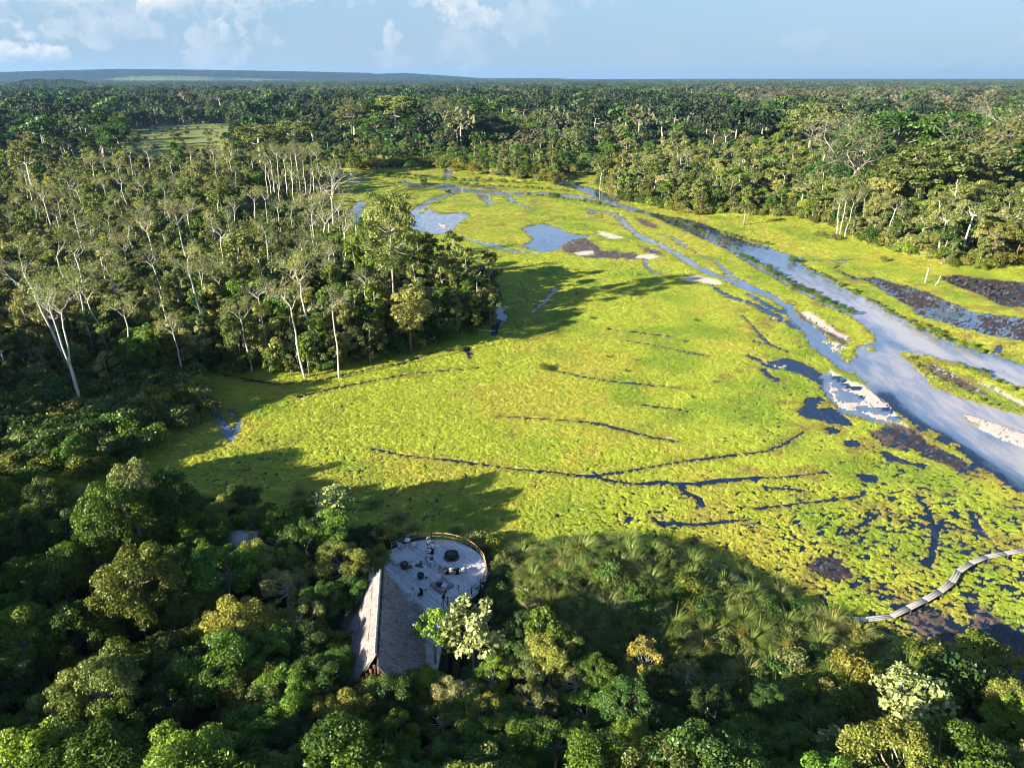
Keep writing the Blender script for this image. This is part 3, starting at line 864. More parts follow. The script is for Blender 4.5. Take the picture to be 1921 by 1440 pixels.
def tree_umbrella(seed, h, r, leafn, ls, lm, bark='bark_grey'):
    rng = np.random.default_rng(seed)
    n = 120
    C = []
    for i in range(n):
        a = rng.random() * 6.283; q = r * math.sqrt(rng.random())
        C.append([q * math.cos(a), q * math.sin(a) , h - 2 - (q / r) ** 2 * h * .28 + rng.normal() * .7 - (rng.random() < .35) * rng.random() * h * .22])
    C = np.array(C)
    cg, tg = G(), G()
    leaves(cg, rng, C, r * .13 * (.7 + .6 * rng.random(n)), leafn, ls, .55, .6, shell=.35, wide=.6)
    P = [np.array([0, 0, -1]), np.array([.2, 0, h * .3]), np.array([0, .3, h * .5])]
    tg.tube(P, [r * .085, r * .05, r * .045], 9, cap=False)
    for c in C[::4]:
        limb(tg, rng, P[-1], c, r * .022, .06, sag=-.08, k=5)
    return tg.mesh('trunk', [M[bark]], True), cg.mesh('crown', [M[lm]])

def palm(seed, h, L=3.6, nf=26, trunk_r=.2, lm='frond'):
    rng = np.random.default_rng(seed)
    tg, cg = G(), G()
    tg.tube([[0, 0, -.6], [.15, 0, h * .5], [.3, .1, h]], [trunk_r * 1.25, trunk_r, trunk_r], 7)
    for i in range(nf):
        a = i * 2.4 + rng.random() * .3; e = 1.25 - 1.5 * (i / nf) + rng.normal() * .1
        p = np.array([.3, .1, h]); d0 = np.array([math.cos(a), math.sin(a)])
        pts = []; ee = e
        for s in range(7):
            pts.append(p.copy()); p = p + np.array([d0[0] * math.cos(ee), d0[1] * math.cos(ee), math.sin(ee)]) * L / 6; ee -= .33
        pts = np.array(pts)
        side = np.array([-d0[1], d0[0], 0])
        cg.tube(pts, np.linspace(.05, .015, 7), 3, cap=False, tint=.6)
        for s in range(1, 14):
            f = s / 14 * 6; i0 = int(f); q = pts[i0] * (1 - f + i0) + pts[min(6, i0 + 1)] * (f - i0)
            dr = pts[min(6, i0 + 1)] - pts[i0]; dr /= np.linalg.norm(dr)
            ll = .85 * math.sin(math.pi * (s / 14) ** .7) + .25
            for sg in (-1, 1):
                tip = q + side * sg * ll * .75 + dr * ll * .5 + np.array([0, 0, -ll * .35])
                wv = dr * .09
                cg.add([q - wv, tip, q + wv], T=[[0, 1, 2]], tint=rng.random())
    return tg.mesh('trunk', [M['bark_grey']], True), cg.mesh('crown', [M[lm]])

def bush_mesh(seed, r, h, n, ls, lm, name='bush'):
    rng = np.random.default_rng(seed)
    C = dome_puffs(rng, 16, (0, 0), h * .35, r * .75, h * .6, r * .35, -.1)
    g = G()
    leaves(g, rng, C, r * .42 * (.7 + .5 * rng.random(len(C))), n, ls, .8, .35, shell=.4, wide=.6, lower=-.3)
    for c in C[::3]:
        limb(g, rng, (0, 0, -.2), c, .05, .02, sag=-.1, k=3, m=1)
    return g.mesh(name, [M[lm], M['bark_brown']])

def tussock_mesh(seed, L=2.1, n=200, spread=.35, wdt=.055, lm='tussock'):
    rng = np.random.default_rng(seed)
    g = G()
    lean = rng.normal(size=2) * .12
    for i in range(n):
        a = rng.random() * 6.283; e = 1.45 - .95 * rng.random() ** 1.3
        l = L * (.55 + .55 * rng.random()); q = spread * math.sqrt(rng.random())
        p = np.array([q * math.cos(a), q * math.sin(a), -.1]); d0 = np.array([math.cos(a) + lean[0], math.sin(a) + lean[1]])
        sd = np.array([-math.sin(a), math.cos(a), 0])
        L_, R_ = [], []; ks = 5; droop = .16 + .30 * rng.random()
        for s in range(ks):
            ww = wdt * (1 - (s / (ks - 1)) ** 1.6) * .5 + .006
            L_.append(p - sd * ww); R_.append(p + sd * ww)
            p = p + np.array([d0[0] * math.cos(e), d0[1] * math.cos(e), math.sin(e)]) * l / (ks - 1); e -= droop * (1 + s * .5)
        V = np.array(L_ + R_)
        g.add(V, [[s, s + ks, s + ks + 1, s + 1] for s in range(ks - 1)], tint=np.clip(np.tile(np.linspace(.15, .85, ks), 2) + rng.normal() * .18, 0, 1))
    return g.mesh('grass_tussock', [M[lm]])

def clump_mesh(seed, r, h, n, ls):
    rng = np.random.default_rng(seed)
    g = G()
    C = np.array([[rng.normal() * r * .35, rng.normal() * r * .35, h * .25] for _ in range(5)])
    leaves(g, rng, C, r * .55, n, ls, h / r * .9, 1.1, shell=.55, wide=.8, lower=0.0, tjit=.35, ptint=.15)
    return g.mesh('marsh_plant', [M['clump']])

# ---- instancing of the uncountable: one object, plants placed by geometry nodes
SRC = {}
def source_collection(name, meshes):
    col = bpy.data.collections.new('source ' + name)
    for i, me in enumerate(meshes):
        o = bpy.data.objects.new('%s_%02d' % (name, i), me); col.objects.link(o)
    return col

def scatter(name, pts, scl, rot, idx, col, icol=None, label=None):
    me = bpy.data.meshes.new(name)
    pts = np.asarray(pts, np.float32)
    me.vertices.add(len(pts)); me.vertices.foreach_set('co', pts.ravel())
    sc = np.asarray(scl, np.float32)
    if sc.ndim == 1: sc = np.stack([sc, sc, sc], 1)
    a = me.attributes.new('scl', 'FLOAT_VECTOR', 'POINT'); a.data.foreach_set('vector', sc.ravel().astype(np.float32))
    r3 = np.zeros((len(pts), 3), np.float32); r3[:, 2] = rot
    a = me.attributes.new('rot', 'FLOAT_VECTOR', 'POINT'); a.data.foreach_set('vector', r3.ravel())
    a = me.attributes.new('idx', 'INT', 'POINT'); a.data.foreach_set('value', np.asarray(idx, np.int32))
    if icol is not None:
        c = np.ones((len(pts), 4), np.float32); c[:, :3] = icol
        a = me.attributes.new('icol', 'FLOAT_COLOR', 'POINT'); a.data.foreach_set('color', c.ravel())
    me.update()
    o = obj(name, me)
    ng = bpy.data.node_groups.new(name, 'GeometryNodeTree')
    ng.interface.new_socket('Geometry', in_out='INPUT', socket_type='NodeSocketGeometry')
    ng.interface.new_socket('Geometry', in_out='OUTPUT', socket_type='NodeSocketGeometry')
    gi = ng.nodes.new('NodeGroupInput'); go = ng.nodes.new('NodeGroupOutput')
    ip = ng.nodes.new('GeometryNodeInstanceOnPoints'); ci = ng.nodes.new('GeometryNodeCollectionInfo')
    ci.inputs['Collection'].default_value = col
    ci.inputs['Separate Children'].default_value = True
    ci.inputs['Reset Children'].default_value = True
    def na(nm, typ):
        n = ng.nodes.new('GeometryNodeInputNamedAttribute'); n.data_type = typ; n.inputs['Name'].default_value = nm; return n.outputs[0]
    L = ng.links.new
    L(gi.outputs[0], ip.inputs['Points']); L(ci.outputs[0], ip.inputs['Instance'])
    ip.inputs['Pick Instance'].default_value = True
    L(na('idx', 'INT'), ip.inputs['Instance Index'])
    L(na('rot', 'FLOAT_VECTOR'), ip.inputs['Rotation'])
    L(na('scl', 'FLOAT_VECTOR'), ip.inputs['Scale'])
    L(ip.outputs[0], go.inputs[0])
    md = o.modifiers.new('scatter', 'NODES'); md.node_group = ng
    tag(o, label, None, None, 'stuff')
    return o

rng = np.random.default_rng(7)
# ---- source meshes
JUNGLE = [tree_round(11 + i, 9.0, 3.6, 12500, .22, lm, pr=.85, np_=66, bark=bk, shell=.35, low=-.35) for i, (lm, bk) in enumerate([('leaf_jungle', 'bark_brown'), ('leaf_jungle', 'bark_grey'), ('leaf_light', 'bark_grey'), ('leaf_dark', 'bark_brown'), ('leaf_forest', 'bark_pale')])]
JUNGLE += [tree_round(21, 9.0, 3.2, 9500, .24, 'leaf_light', 'bark_grey', pr=.75, np_=60, shell=.2, hz=3.6, low=-.5), tree_round(22, 9, 3.4, 8000, .22, 'leaf_olive', 'bark_pale', pr=.7, np_=48, shell=.2, hz=3.4, low=-.5)]
JUNGLE_LOOK = [('mid green', 'dense rounded'), ('deep green', 'lumpy rounded'), ('bright green', 'light-leaved rounded'), ('very dark green', 'dense'), ('grey-green', 'full rounded'), ('yellow-green', 'loose feathery'), ('olive', 'thin straggling')]
COLUMN = [tree_column(31, 13, 2.3, 3000, .50, 'leaf_forest'), tree_column(32, 15, 2.0, 2800, .48, 'leaf_forest', 'bark_pale'), tree_column(33, 11, 2.6, 3000, .50, 'leaf_olive'), tree_column(34, 13, 2.2, 2600, .5, 'leaf_light'), tree_column(35, 10, 2.8, 3200, .46, 'leaf_dark')]
COLUMN += [tree_round(36, 12, 3.4, 3200, .48, 'leaf_forest', pr=1.1, np_=34, shell=.3, low=-.5, hz=3.4), tree_round(37, 10.5, 3.6, 3400, .48, 'leaf_jungle', pr=1.2, np_=34, low=-.4), tree_round(38, 12, 4.0, 3000, .46, 'leaf_olive', 'bark_pale', pr=1.0, np_=34, shell=.2, hz=2.4, flat=.5)]
COLUMN_LOOK = [('mid green', 'tall leafy-stemmed'), ('grey-green', 'slender pale-stemmed'), ('olive', 'short ragged'), ('bright green', 'tall ragged'), ('dark green', 'squat dense'), ('mid green', 'round-headed'), ('deep green', 'broad round-headed'), ('pale olive', 'flat-topped')]
COLUMN_H = [13, 15, 11, 13, 10, 12, 10.5, 12]
PALM = [palm(51, 7, 3.4), palm(52, 5, 3.8, 30), palm(53, 1.5, 4.2, 34)]
BUSH = [bush_mesh(61, 1.6, 2.2, 1100, .24, 'leaf_shrub'), bush_mesh(62, 1.8, 2.0, 1200, .24, 'leaf_forest'), bush_mesh(63, 1.5, 1.8, 1000, .22, 'leaf_light'), bush_mesh(64, 1.8, 2.4, 1200, .26, 'leaf_dark'), bush_mesh(65, 1.4, 1.4, 900, .20, 'leaf_olive')]
BUSH_LOOK = [('yellow-green', 'rounded'), ('mid green', 'spreading'), ('bright green', 'compact'), ('dark green', 'dense'), ('olive', 'dry')]
TUSS = [tussock_mesh(71, 2.1, 300, .35, .05), tussock_mesh(72, 1.8, 240, .3, .05), tussock_mesh(73, 2.5, 320, .4, .05), tussock_mesh(74, 2.0, 280, .5, .05)]
CLUMP = [clump_mesh(81 + i, .5, .26, 90, .15) for i in range(4)]
FAR = [tree_round(91 + i, 16, 6.0, 420, 1.5, lm, 'bark_grey', pr=2.2, np_=16, hz=4.6, trunk_r=.3, wide=.7, shell=.5) for i, lm in enumerate(['leaf_far', 'leaf_far', 'leaf_farpale', 'leaf_dark'])]
FARP = [tree_pale(96 + i, 17, leafn=120, ls=.9, depth=2, trunk_r=.3, lm='leaf_farpale') for i in range(2)]
def join_me(name, parts, offs=None):
    """one mesh out of several, keeping materials"""
    import bmesh
    V = []; Q = []; T = []; mi_q = []; mi_t = []; mats = []; ti = []; n = 0
    for k, me in enumerate(parts):
        if me is None: continue
        co = np.zeros(len(me.vertices) * 3, np.float32); me.vertices.foreach_get('co', co); co = co.reshape(-1, 3)
        if offs is not None: co = co * offs[k][1] + np.array(offs[k][0])
        tt = np.zeros(len(me.vertices), np.float32); me.attributes['tint'].data.foreach_get('value', tt)
        lt = np.zeros(len(me.polygons), np.int32); me.polygons.foreach_get('loop_total', lt)
        ls_ = np.zeros(len(me.polygons), np.int32); me.polygons.foreach_get('loop_start', ls_)
        mm = np.zeros(len(me.polygons), np.int32); me.polygons.foreach_get('material_index', mm)
        lv = np.zeros(len(me.loops), np.int32); me.loops.foreach_get('vertex_index', lv)
        mp_ = []
        for m_ in me.materials:
            if m_ not in mats: mats.append(m_)
            mp_.append(mats.index(m_))
        mm = np.array(mp_)[mm]
        q = lt == 4; t = lt == 3
        Q.append(lv[ls_[q][:, None] + np.arange(4)] + n); T.append(lv[ls_[t][:, None] + np.arange(3)] + n)
        mi_q.append(mm[q]); mi_t.append(mm[t]); V.append(co); ti.append(tt); n += len(co)
    return mk_mesh(name, np.concatenate(V), np.concatenate(Q), np.concatenate(T), mats, np.concatenate(mi_q + mi_t), False, {'tint': np.concatenate(ti)})
col_col = source_collection('woodland tree', [join_me('tree', t) for t in COLUMN])
col_far = source_collection('distant tree', [join_me('tree', t) for t in FAR] + [join_me('tree', t) for t in FARP])
def patch(seed, ids, n=9, size=46):
    r = np.random.default_rng(seed); parts = []; offs = []
    for k in range(n):
        i = ids[r.integers(len(ids))]
        parts.append(FARLOW[i]); offs.append(((r.random() * size - size / 2, r.random() * size - size / 2, -2 + r.random() * 3), .8 + .6 * r.random()))
    return join_me('forest_patch', parts, offs)
FARLOW = [tree_round(101 + i, 15, 7.5, 90, 3.6, lm, 'bark_grey', pr=3.0, np_=9, hz=5, wide=.85)[1] for i, lm in enumerate(['leaf_far', 'leaf_far', 'leaf_farpale'])]
col_patch = source_collection('distant forest patch', [patch(1, [0, 1]), patch(2, [0, 1]), patch(3, [0, 1, 2]), patch(4, [2, 2, 0])])
col_bush = source_collection('undergrowth plant', [b_.copy() for b_ in BUSH])
col_clump = source_collection('marsh plant', CLUMP)
print('sources', round(time.time() - T0, 1))

def inside(X, Y, P): return poly_sd(np.asarray(X), np.asarray(Y), P, 1) < 0

def jitter_grid(x0, x1, y0, y1, s, seed):
    r = np.random.default_rng(seed)
    gx, gy = np.meshgrid(np.arange(x0, x1, s), np.arange(y0, y1, s))
    gx = gx.ravel() + (r.random(gx.size) - .5) * s * .9; gy = gy.ravel() + (r.random(gy.size) - .5) * s * .9
    return gx, gy

def in_view(X, Y, mx=120, my=260):
    a, c = proj(X, Y, 0 * X)
    return (a > -mx) & (a < W + mx) & (c < H + my) & (Y > 5)

# ---- ground cover of the marsh
P_ = []; S_ = []; C_ = []; r_ = 60.0
rr = []; 
while r_ < 560:
    s = max(.39, r_ / 225.0)
    n = int(1.42 * r_ / s)
    th = -.72 + 1.42 * (np.arange(n) + rng.random(n)) / n
    rr.append(np.stack([np.sin(th) * (r_ + rng.random(n) * s), np.cos(th) * (r_ + rng.random(n) * s), np.full(n, s)], 1)); r_ += s
rr = np.concatenate(rr)
rr = rr[in_view(rr[:, 0], rr[:, 1], 60, 60)]
ch, cc, ccov, _, cwd = land(rr[:, 0], rr[:, 1])
keep = (ccov > .5) & (rng.random(len(rr)) < .93)
rr, ch, cc = rr[keep], ch[keep], cc[keep]
k_ = len(rr)
print('clumps', k_)
cscale = rr[:, 2] / .62 * (.65 + .75 * rng.random(k_)); 
flat_ = .75 + .25 * (1 - sstep(np.hypot(rr[:, 0], rr[:, 1]), 85, 125))
sc3 = np.stack([cscale, cscale, np.minimum(cscale, 1.1) * (.6 + .7 * rng.random(k_)) * flat_], 1)
scatter('marsh_grass', np.stack([rr[:, 0], rr[:, 1], ch - .04], 1), sc3, rng.random(k_) * 6.28, rng.integers(0, 4, k_), col_clump, np.clip(cc * (1.25), .01, .7) , 'low lime green plants floating and growing over the open marsh')

# ---- woods: positions
def put_tree(name, parts, x, y, z, s, rz, label, cat, group, pnames=('trunk', 'crown'), sz=None):
    e = empty(name, (x, y, z), rz)
    e.scale = (s, s, sz or s)
    for pn, me in zip(pnames, parts):
        if me is not None:
            obj(pn, me, e)
    tag(e, label, cat, group)
    return e
PROT = {}
def place(kind, key, name, parts, x, y, z, s, rz, label, cat, group, pnames=('trunk', 'crown'), sz=None):
    return put_tree(name, parts, x, y, z, s, rz, label, cat, group, pnames, sz)

USED = {}
def describe(look, noun, X, Y, Z, marks, s_rel=1.0, extra=''):
    """label from its look and the nearest landmark"""
    a, c = proj(np.array([X]), np.array([Y]), np.array([Z])); a = a[0]; c = c[0]
    best = min(marks, key=lambda q: math.hypot(a - q[0], (c - q[1]) * 1.6))
    dx, dy = a - best[0], (c - best[1]) * 1.6
    d = math.hypot(dx, dy)
    if d < 22: rel = 'right beside'
    else:
        rel = ('left of' if dx < 0 else 'right of') if abs(dx) > abs(dy) else ('behind' if dy < 0 else 'in front of')
        rel = ('just ' if d < 60 else ('well ' if d > 150 else '')) + rel
    base = '%s %s %s %s' % (look, noun, rel, best[2])
    for pre in ('', 'small ' if s_rel < .95 else 'large ', 'taller ' if s_rel > .8 else 'lower ', 'leaning '):
        lab = (pre + base).strip()
        if lab not in USED: break
    lab = (pre + base).strip() if lab not in USED else base
    if len(lab.split()) > 16: lab = lab.replace('well ', '').replace('just ', '').replace('taller ', '').replace('lower ', '').replace('small ', '')
    USED[lab] = USED.get(lab, 0) + 1
    return lab

# ---------- foreground jungle
MK_FG = [(120,880,'the far-left hollow'), (240,880,'the tallest sunlit crown'), (455,1000,'the pale roof among the trees'), (540,1060,'the grey leafless shrub'),
         (630,960,'the broad-leaved tree by the deck'), (690,1180,'the thatched roof'), (880,1180,'the big pale broad-leaved tree'), (1010,1180,'the forked yellow-green tree'),
         (1205,1225,'the small golden tree'), (210,1260,'the tall pale jungle crown'), (390,1400,'the round bright crown at the bottom'), (60,1190,'the sunlit slope at the left'),
         (720,1400,'the yellowish crowns below the hut'), (1000,1400,'the dark bottom thicket'), (1250,1400,'the bare twigs at the bottom'), (430,1180,'the yellow-green vine-covered crown'), (1700,1340,'the white-stemmed leafy tree'), (1820,1230,'the yellow-green bushes')]
HERO = [ # crown centre x, y, radius px, variant
 (240,905,75,6),(200,950,80,0),(75,935,60,4),(15,930,50,2),(140,940,45,6),(320,930,60,3),(420,960,45,0),(380,1000,60,1),
 (460,940,45,3),(520,985,45,0),(590,950,42,5),(615,1000,58,1),(640,1060,62,1),(570,1010,55,3),(690,1010,34,3),(700,1055,42,1),(655,1120,50,3),
 (40,1010,70,3),(130,1000,65,3),(180,1035,60,5),(290,1020,55,5),(250,1090,95,0),(90,1080,80,1),(20,1130,70,0),(350,1060,70,0),(420,1080,80,1),(480,1060,60,1),
 (540,1100,60,6),(600,1130,55,3),(560,1160,60,6),(430,1170,80,2),(340,1150,70,1),(160,1170,80,0),(60,1200,85,2),(220,1240,70,5),(170,1300,90,4),(110,1340,80,4),(220,1370,80,5),
 (300,1250,80,3),(400,1260,90,1),(320,1330,80,3),(500,1240,70,0),(570,1220,65,3),(620,1260,55,0),(610,1330,60,1),(540,1310,75,1),(390,1395,65,2),(470,1380,70,0),(20,1280,70,3),(30,1400,80,1),
 (130,1440,80,4),(300,1450,70,3),(560,1400,70,3),(480,1450,60,2),(640,1390,65,0),(590,1460,60,2),
 (640,1215,42,2),(700,1300,52,4),(742,1304,42,4),(788,1276,40,0),(745,1385,70,5),(690,1410,60,5),(800,1305,50,2),(860,1310,60,6),(830,1360,60,4),(780,1440,60,0),(870,1420,70,1),(940,1400,70,0),
 (1000,1255,50,4),(1010,1320,60,6),(960,1350,55,0),(1080,1290,55,6),(1100,1350,60,1),(1040,1400,70,1),(1150,1400,70,1),(1170,1330,60,3),(1120,1450,60,0),(1230,1370,60,0),
 (1290,1270,45,6),(1330,1330,60,3),(1300,1420,60,4),(1400,1400,60,0),(1230,1440,60,1),(1350,1460,55,6),(1000,1460,60,2),(920,1460,55,4),(1440,1330,50,3),(1580,1410,55,4),(1530,1450,50,6),
 (1850,1400,70,0),(1900,1330,60,3),(1890,1440,60,1),(1780,1440,60,3),(1480,1400,50,0),(1950,1400,60,1),
]
count_fg = 0
def jungle_at(cx, cy, rp, v, group='jungle trees below the camera', zoff=0.0):
    s = .8; gz = 1.3; K = 1.6 if (cx < 360 and cy < 965) else (1.3 if cx < 260 else (.72 if cx > 1060 else 1.0))
    for _ in range(4):
        w = px(cx, cy, gz + (9.0 * K - 3.0) * s)
        dep = w.y * math.cos(PITCH) - (w.z - CAM_Z) * math.sin(PITCH)
        s = rp / (FPX / dep) / 3.6 * .92
        gz = float(base_h(np.array([w.x]), np.array([w.y]))[0])
    lab = describe('%s %s' % JUNGLE_LOOK[v][::1], 'jungle tree', w.x, w.y, w.z, MK_FG, s)
    put_tree('jungle_tree', JUNGLE[v], w.x, w.y, gz - .1, s, rng.random() * 6.28, lab, 'tree', group, sz=s * K)
    return w, s
FGXY = []
for (cx, cy, rp, v) in HERO:
    w, s = jungle_at(cx, cy, rp * .9, v); FGXY.append((w.x, w.y))
HUTX = pxs([(600,1010),(730,985),(925,1000),(945,1130),(960,1230),(880,1420),(640,1400),(560,1300),(590,1120)])
TUSSP = pxs([(905,1035),(1000,1040),(1100,1020),(1200,1022),(1300,1050),(1400,1085),(1500,1150),(1640,1200),(1740,1275),(1800,1420),(1640,1520),(1420,1500),(1270,1400),(1150,1270),(1030,1240),(930,1190),(915,1100)])
gx, gy = jitter_grid(-90, 70, -15, 84, 3.3, 5)
mk = inside(gx, gy, A_BANK) & ~inside(gx, gy, HUTX) & ~inside(gx, gy, TUSSP)
_a, _c = proj(gx, gy, 0 * gx)
mk &= ~((_a > 900) & (-poly_sd(gx, gy, A_BANK, 12) < 6))
gx, gy = gx[mk], gy[mk]
FG = np.array(FGXY)
dmin = np.array([np.min(np.hypot(FG[:, 0] - a, FG[:, 1] - b)) for a, b in zip(gx, gy)])
gx, gy = gx[dmin > 1.7], gy[dmin > 1.7]
vis = in_view(gx, gy, 60, 160)
for a, c_ in zip(gx[vis], gy[vis]):
    v = int(rng.choice([0, 1, 3, 3, 4, 1, 2, 5, 6])); s = .45 + .3 * rng.random()
    gz = float(base_h(np.array([a]), np.array([c_]))[0])
    lab = describe('%s %s' % JUNGLE_LOOK[v], 'understorey tree', a, c_, gz + 4, MK_FG, s)
    put_tree('understorey_tree', JUNGLE[v], a, c_, gz - .1, s, rng.random() * 6.28, lab, 'tree', 'understorey trees of the near jungle')
print('fg under', vis.sum())
# the same jungle goes on outside the picture
a, c_ = gx[~vis], gy[~vis]
col_jungle = source_collection('jungle tree', [join_me('tree', t) for t in JUNGLE[:5]])
col_j2 = col_jungle
m_ = len(a)
_gapl = np.abs(c_ - (76 + (a + 95) * .643)) < 8
_tall = (.75 + .45 * rng.random(m_)) * np.where((a < -50) & ~_gapl, 1.45, 1.0)  # heights shaped for shade: taller at left, low along the lit wedge
scatter('jungle_beyond', np.stack([a, c_, np.full(m_, 1.2)], 1), np.stack([.9 + .3 * rng.random(m_)] * 2 + [_tall], 1), rng.random(m_) * 6.28, rng.integers(0, 5, m_), col_jungle, None, 'dark jungle trees going on beside and below the camera')

# ---------- woods left, right and behind
MK_L = [(75,620,'the leaning white trunks'), (140,520,'the twin white stems at the left'), (190,590,'the low forked white tree'), (365,560,'the tall lone white trunk'), (270,460,'the pale stems behind the hollow'),
        (505,320,'the row of pale poles'), (572,330,'the pale poles at the water end'), (618,400,'the tall bare white tree'), (730,440,'the great leafy emergent tree'), (560,560,'the twin grey trunks'),
        (895,550,'the broken palm trunk'), (700,640,'the marsh-edge sapling'), (820,560,'the dark forest point'), (300,660,'the shaded forest foot'), (480,650,'the forest foot'),
        (185,240,'the giant dark crown at the clearing'), (340,250,'the pale green clearing'), (60,330,'the forest beside the clearing'), (420,420,'the middle of the left forest'), (30,800,'the dark hollow at the left')]
MK_R = [(1600,400,'the white-stemmed clump'), (1645,400,'the forked pale tree by the meadow'), (1680,410,'the slanting white trunk'), (1590,230,'the huge bare kapok'), (1690,225,'the domed kapok'), (1790,215,'the rightmost domed kapok'),
        (1750,420,'the palm by the meadow'), (1835,340,'the thick white forked tree'), (1805,390,'the tree near the bend'), (1240,380,'the river bend'), (1330,380,'the wooded river bank'), (1450,390,'the back of the meadow'), (1880,450,'the right end of the meadow'), (1480,300,'the middle of the right forest'), (1400,330,'the pale stems over the river'), (1660,310,'the dark slope under the kapoks'), (1850,420,'the bent white tree')]
def thin(n, k): 
    return rng.permutation(n)[:k]

A_LOW = pxs([(440,372),(660,368),(665,470),(600,480),(470,470),(430,430)])
def near_edge(P, lo, hi):
    return lambda X, Y: (lambda d: (d > lo) & (d < hi))(-poly_sd(X, Y, P, 10))
def wood(P, spacing, seed, xr, yr, name, noun, marks, group, weights, ncap, smin=.8, sizes=(.75, .6), excl=(), sel=None):
    gx, gy = jitter_grid(*xr, *yr, spacing, seed)
    mk = inside(gx, gy, P)
    for e in excl: mk &= ~inside(gx, gy, e)
    if sel is not None: mk &= sel(gx, gy)
    gx, gy = gx[mk], gy[mk]
    r = np.random.default_rng(seed)
    n = len(gx)
    s = (sizes[0] + sizes[1] * r.random(n)) * np.clip(1 + 1.3 * fbm(gx, gy, 22, 3, seed), .6, 1.5)
    if name == 'forest_tree':
        s = np.where(inside(gx, gy, A_LOW), s * .5, s); s = np.where((r.random(n) < .08) & ~inside(gx, gy, A_LOW), s * 1.3, s)
    v = r.choice(len(weights), n, p=np.array(weights) / sum(weights))
    gz = base_h(gx, gy)
    vis = in_view(gx, gy, 30, 60)
    # the ones that show largest: close, in view, not hidden deep in the mass
    edge = -poly_sd(gx, gy, P, 1)
    score = np.hypot(gx, gy) + np.clip(edge, 0, 25) * 1.2 + (~vis) * 1e5
    od = np.argsort(score)
    ind = od[:min(ncap, int(vis.sum()))]; rest = od[len(ind):]
    for i in ind:
        lab = describe('%s %s' % COLUMN_LOOK[v[i]], noun, gx[i], gy[i], gz[i] + 9, marks, s[i])
        put_tree(name, COLUMN[v[i]], gx[i], gy[i], gz[i] - .1, s[i], r.random() * 6.28, lab, 'tree', group)
    if len(rest):
        scatter(name + 's_beyond', np.stack([gx[rest], gy[rest], gz[rest] - .1], 1), s[rest], r.random(len(rest)) * 6.28, v[rest], col_col, None, 'mixed woodland trees deeper in the forest')
    print(name, len(ind), len(rest))
    return gx, gy

#           column variants: mid, grey, olive, bright, dark, round, broad, flat
SOUTHL = pxs([(745,540),(800,535),(850,540),(900,560),(925,575),(938,598),(925,622),(830,645),(770,668),(700,684),(600,706),(450,702),(380,697),(352,705),(330,690),(330,500),(700,480)])
lx, ly = wood(A_LEFT, 5.3, 101, (-330, 0), (72, 470), 'forest_tree', 'forest tree', MK_L, 'trees of the forest left of the marsh', [3, 2, 2, 3, 1.5, 3, 2, 1], 300,
     sizes=(.50, .50), excl=(pxs([(-900,1100),(60,905),(280,860),(360,780),(385,745),(340,705),(280,730),(100,760),(-200,800),(-900,900)]),))
wood(A_RIGHT, 6.2, 102, (5, 560), (215, 700), 'bankside_tree', 'bankside tree', MK_R, 'trees of the forest beyond the river', [3, 2, 2, 2, 2.5, 3, 3, 3], 280, sizes=(.65, .5))
wood(A_BACK, 11, 103, (-560, 760), (430, 1400), 'background_tree', 'background tree', [(780,250,'the tall dark grove'), (1030,265,'the round bright tree'), (830,210,'the pale bare twin trees'), (340,240,'the pale green clearing'), (1100,290,'the river head'), (700,300,'the head of the marsh'), (1300,260,'the right-hand olive woods'), (120,230,'the far left woods')],
     'trees beyond the head of the marsh', [2, 1, .6, .2, 5, 2, 5, .8], 60, sizes=(.7, .6), excl=(A_M1, A_M2))

_ox = np.array([(-92,98),(-101,104),(-96,112),(-104,118),(-110,98),(-84,66),(-78,58),(-92,60),(-86,52),(-108,110),(-118,104),(-112,124)], float)  # unseen trees placed at the left to shade the hollow and marsh
scatter('tall_trees_beyond', np.concatenate([_ox, np.full((len(_ox), 1), .8)], 1), np.stack([np.full(len(_ox), 1.6)] * 2 + [1.9 + .5 * rng.random(len(_ox))], 1), rng.random(len(_ox)) * 6, rng.integers(0, 5, len(_ox)), col_jungle, None, 'tall jungle trees standing left of the picture')
wood(A_LEFT, 3.3, 121, (-120, 0), (105, 200), 'edge_tree', 'marsh-edge tree', MK_L, 'trees along the marsh edge of the left forest', [3, 1, 2, 3, 2, 2, 2, 1], 160, sizes=(.42, .35), excl=(pxs([(-900,1100),(60,905),(280,860),(360,780),(385,745),(340,705),(280,730),(100,760),(-200,800),(-900,900)]),), sel=lambda X, Y: (lambda d: (d > .3) & (d < 9))(-poly_sd(X, Y, A_LEFT, 10)))
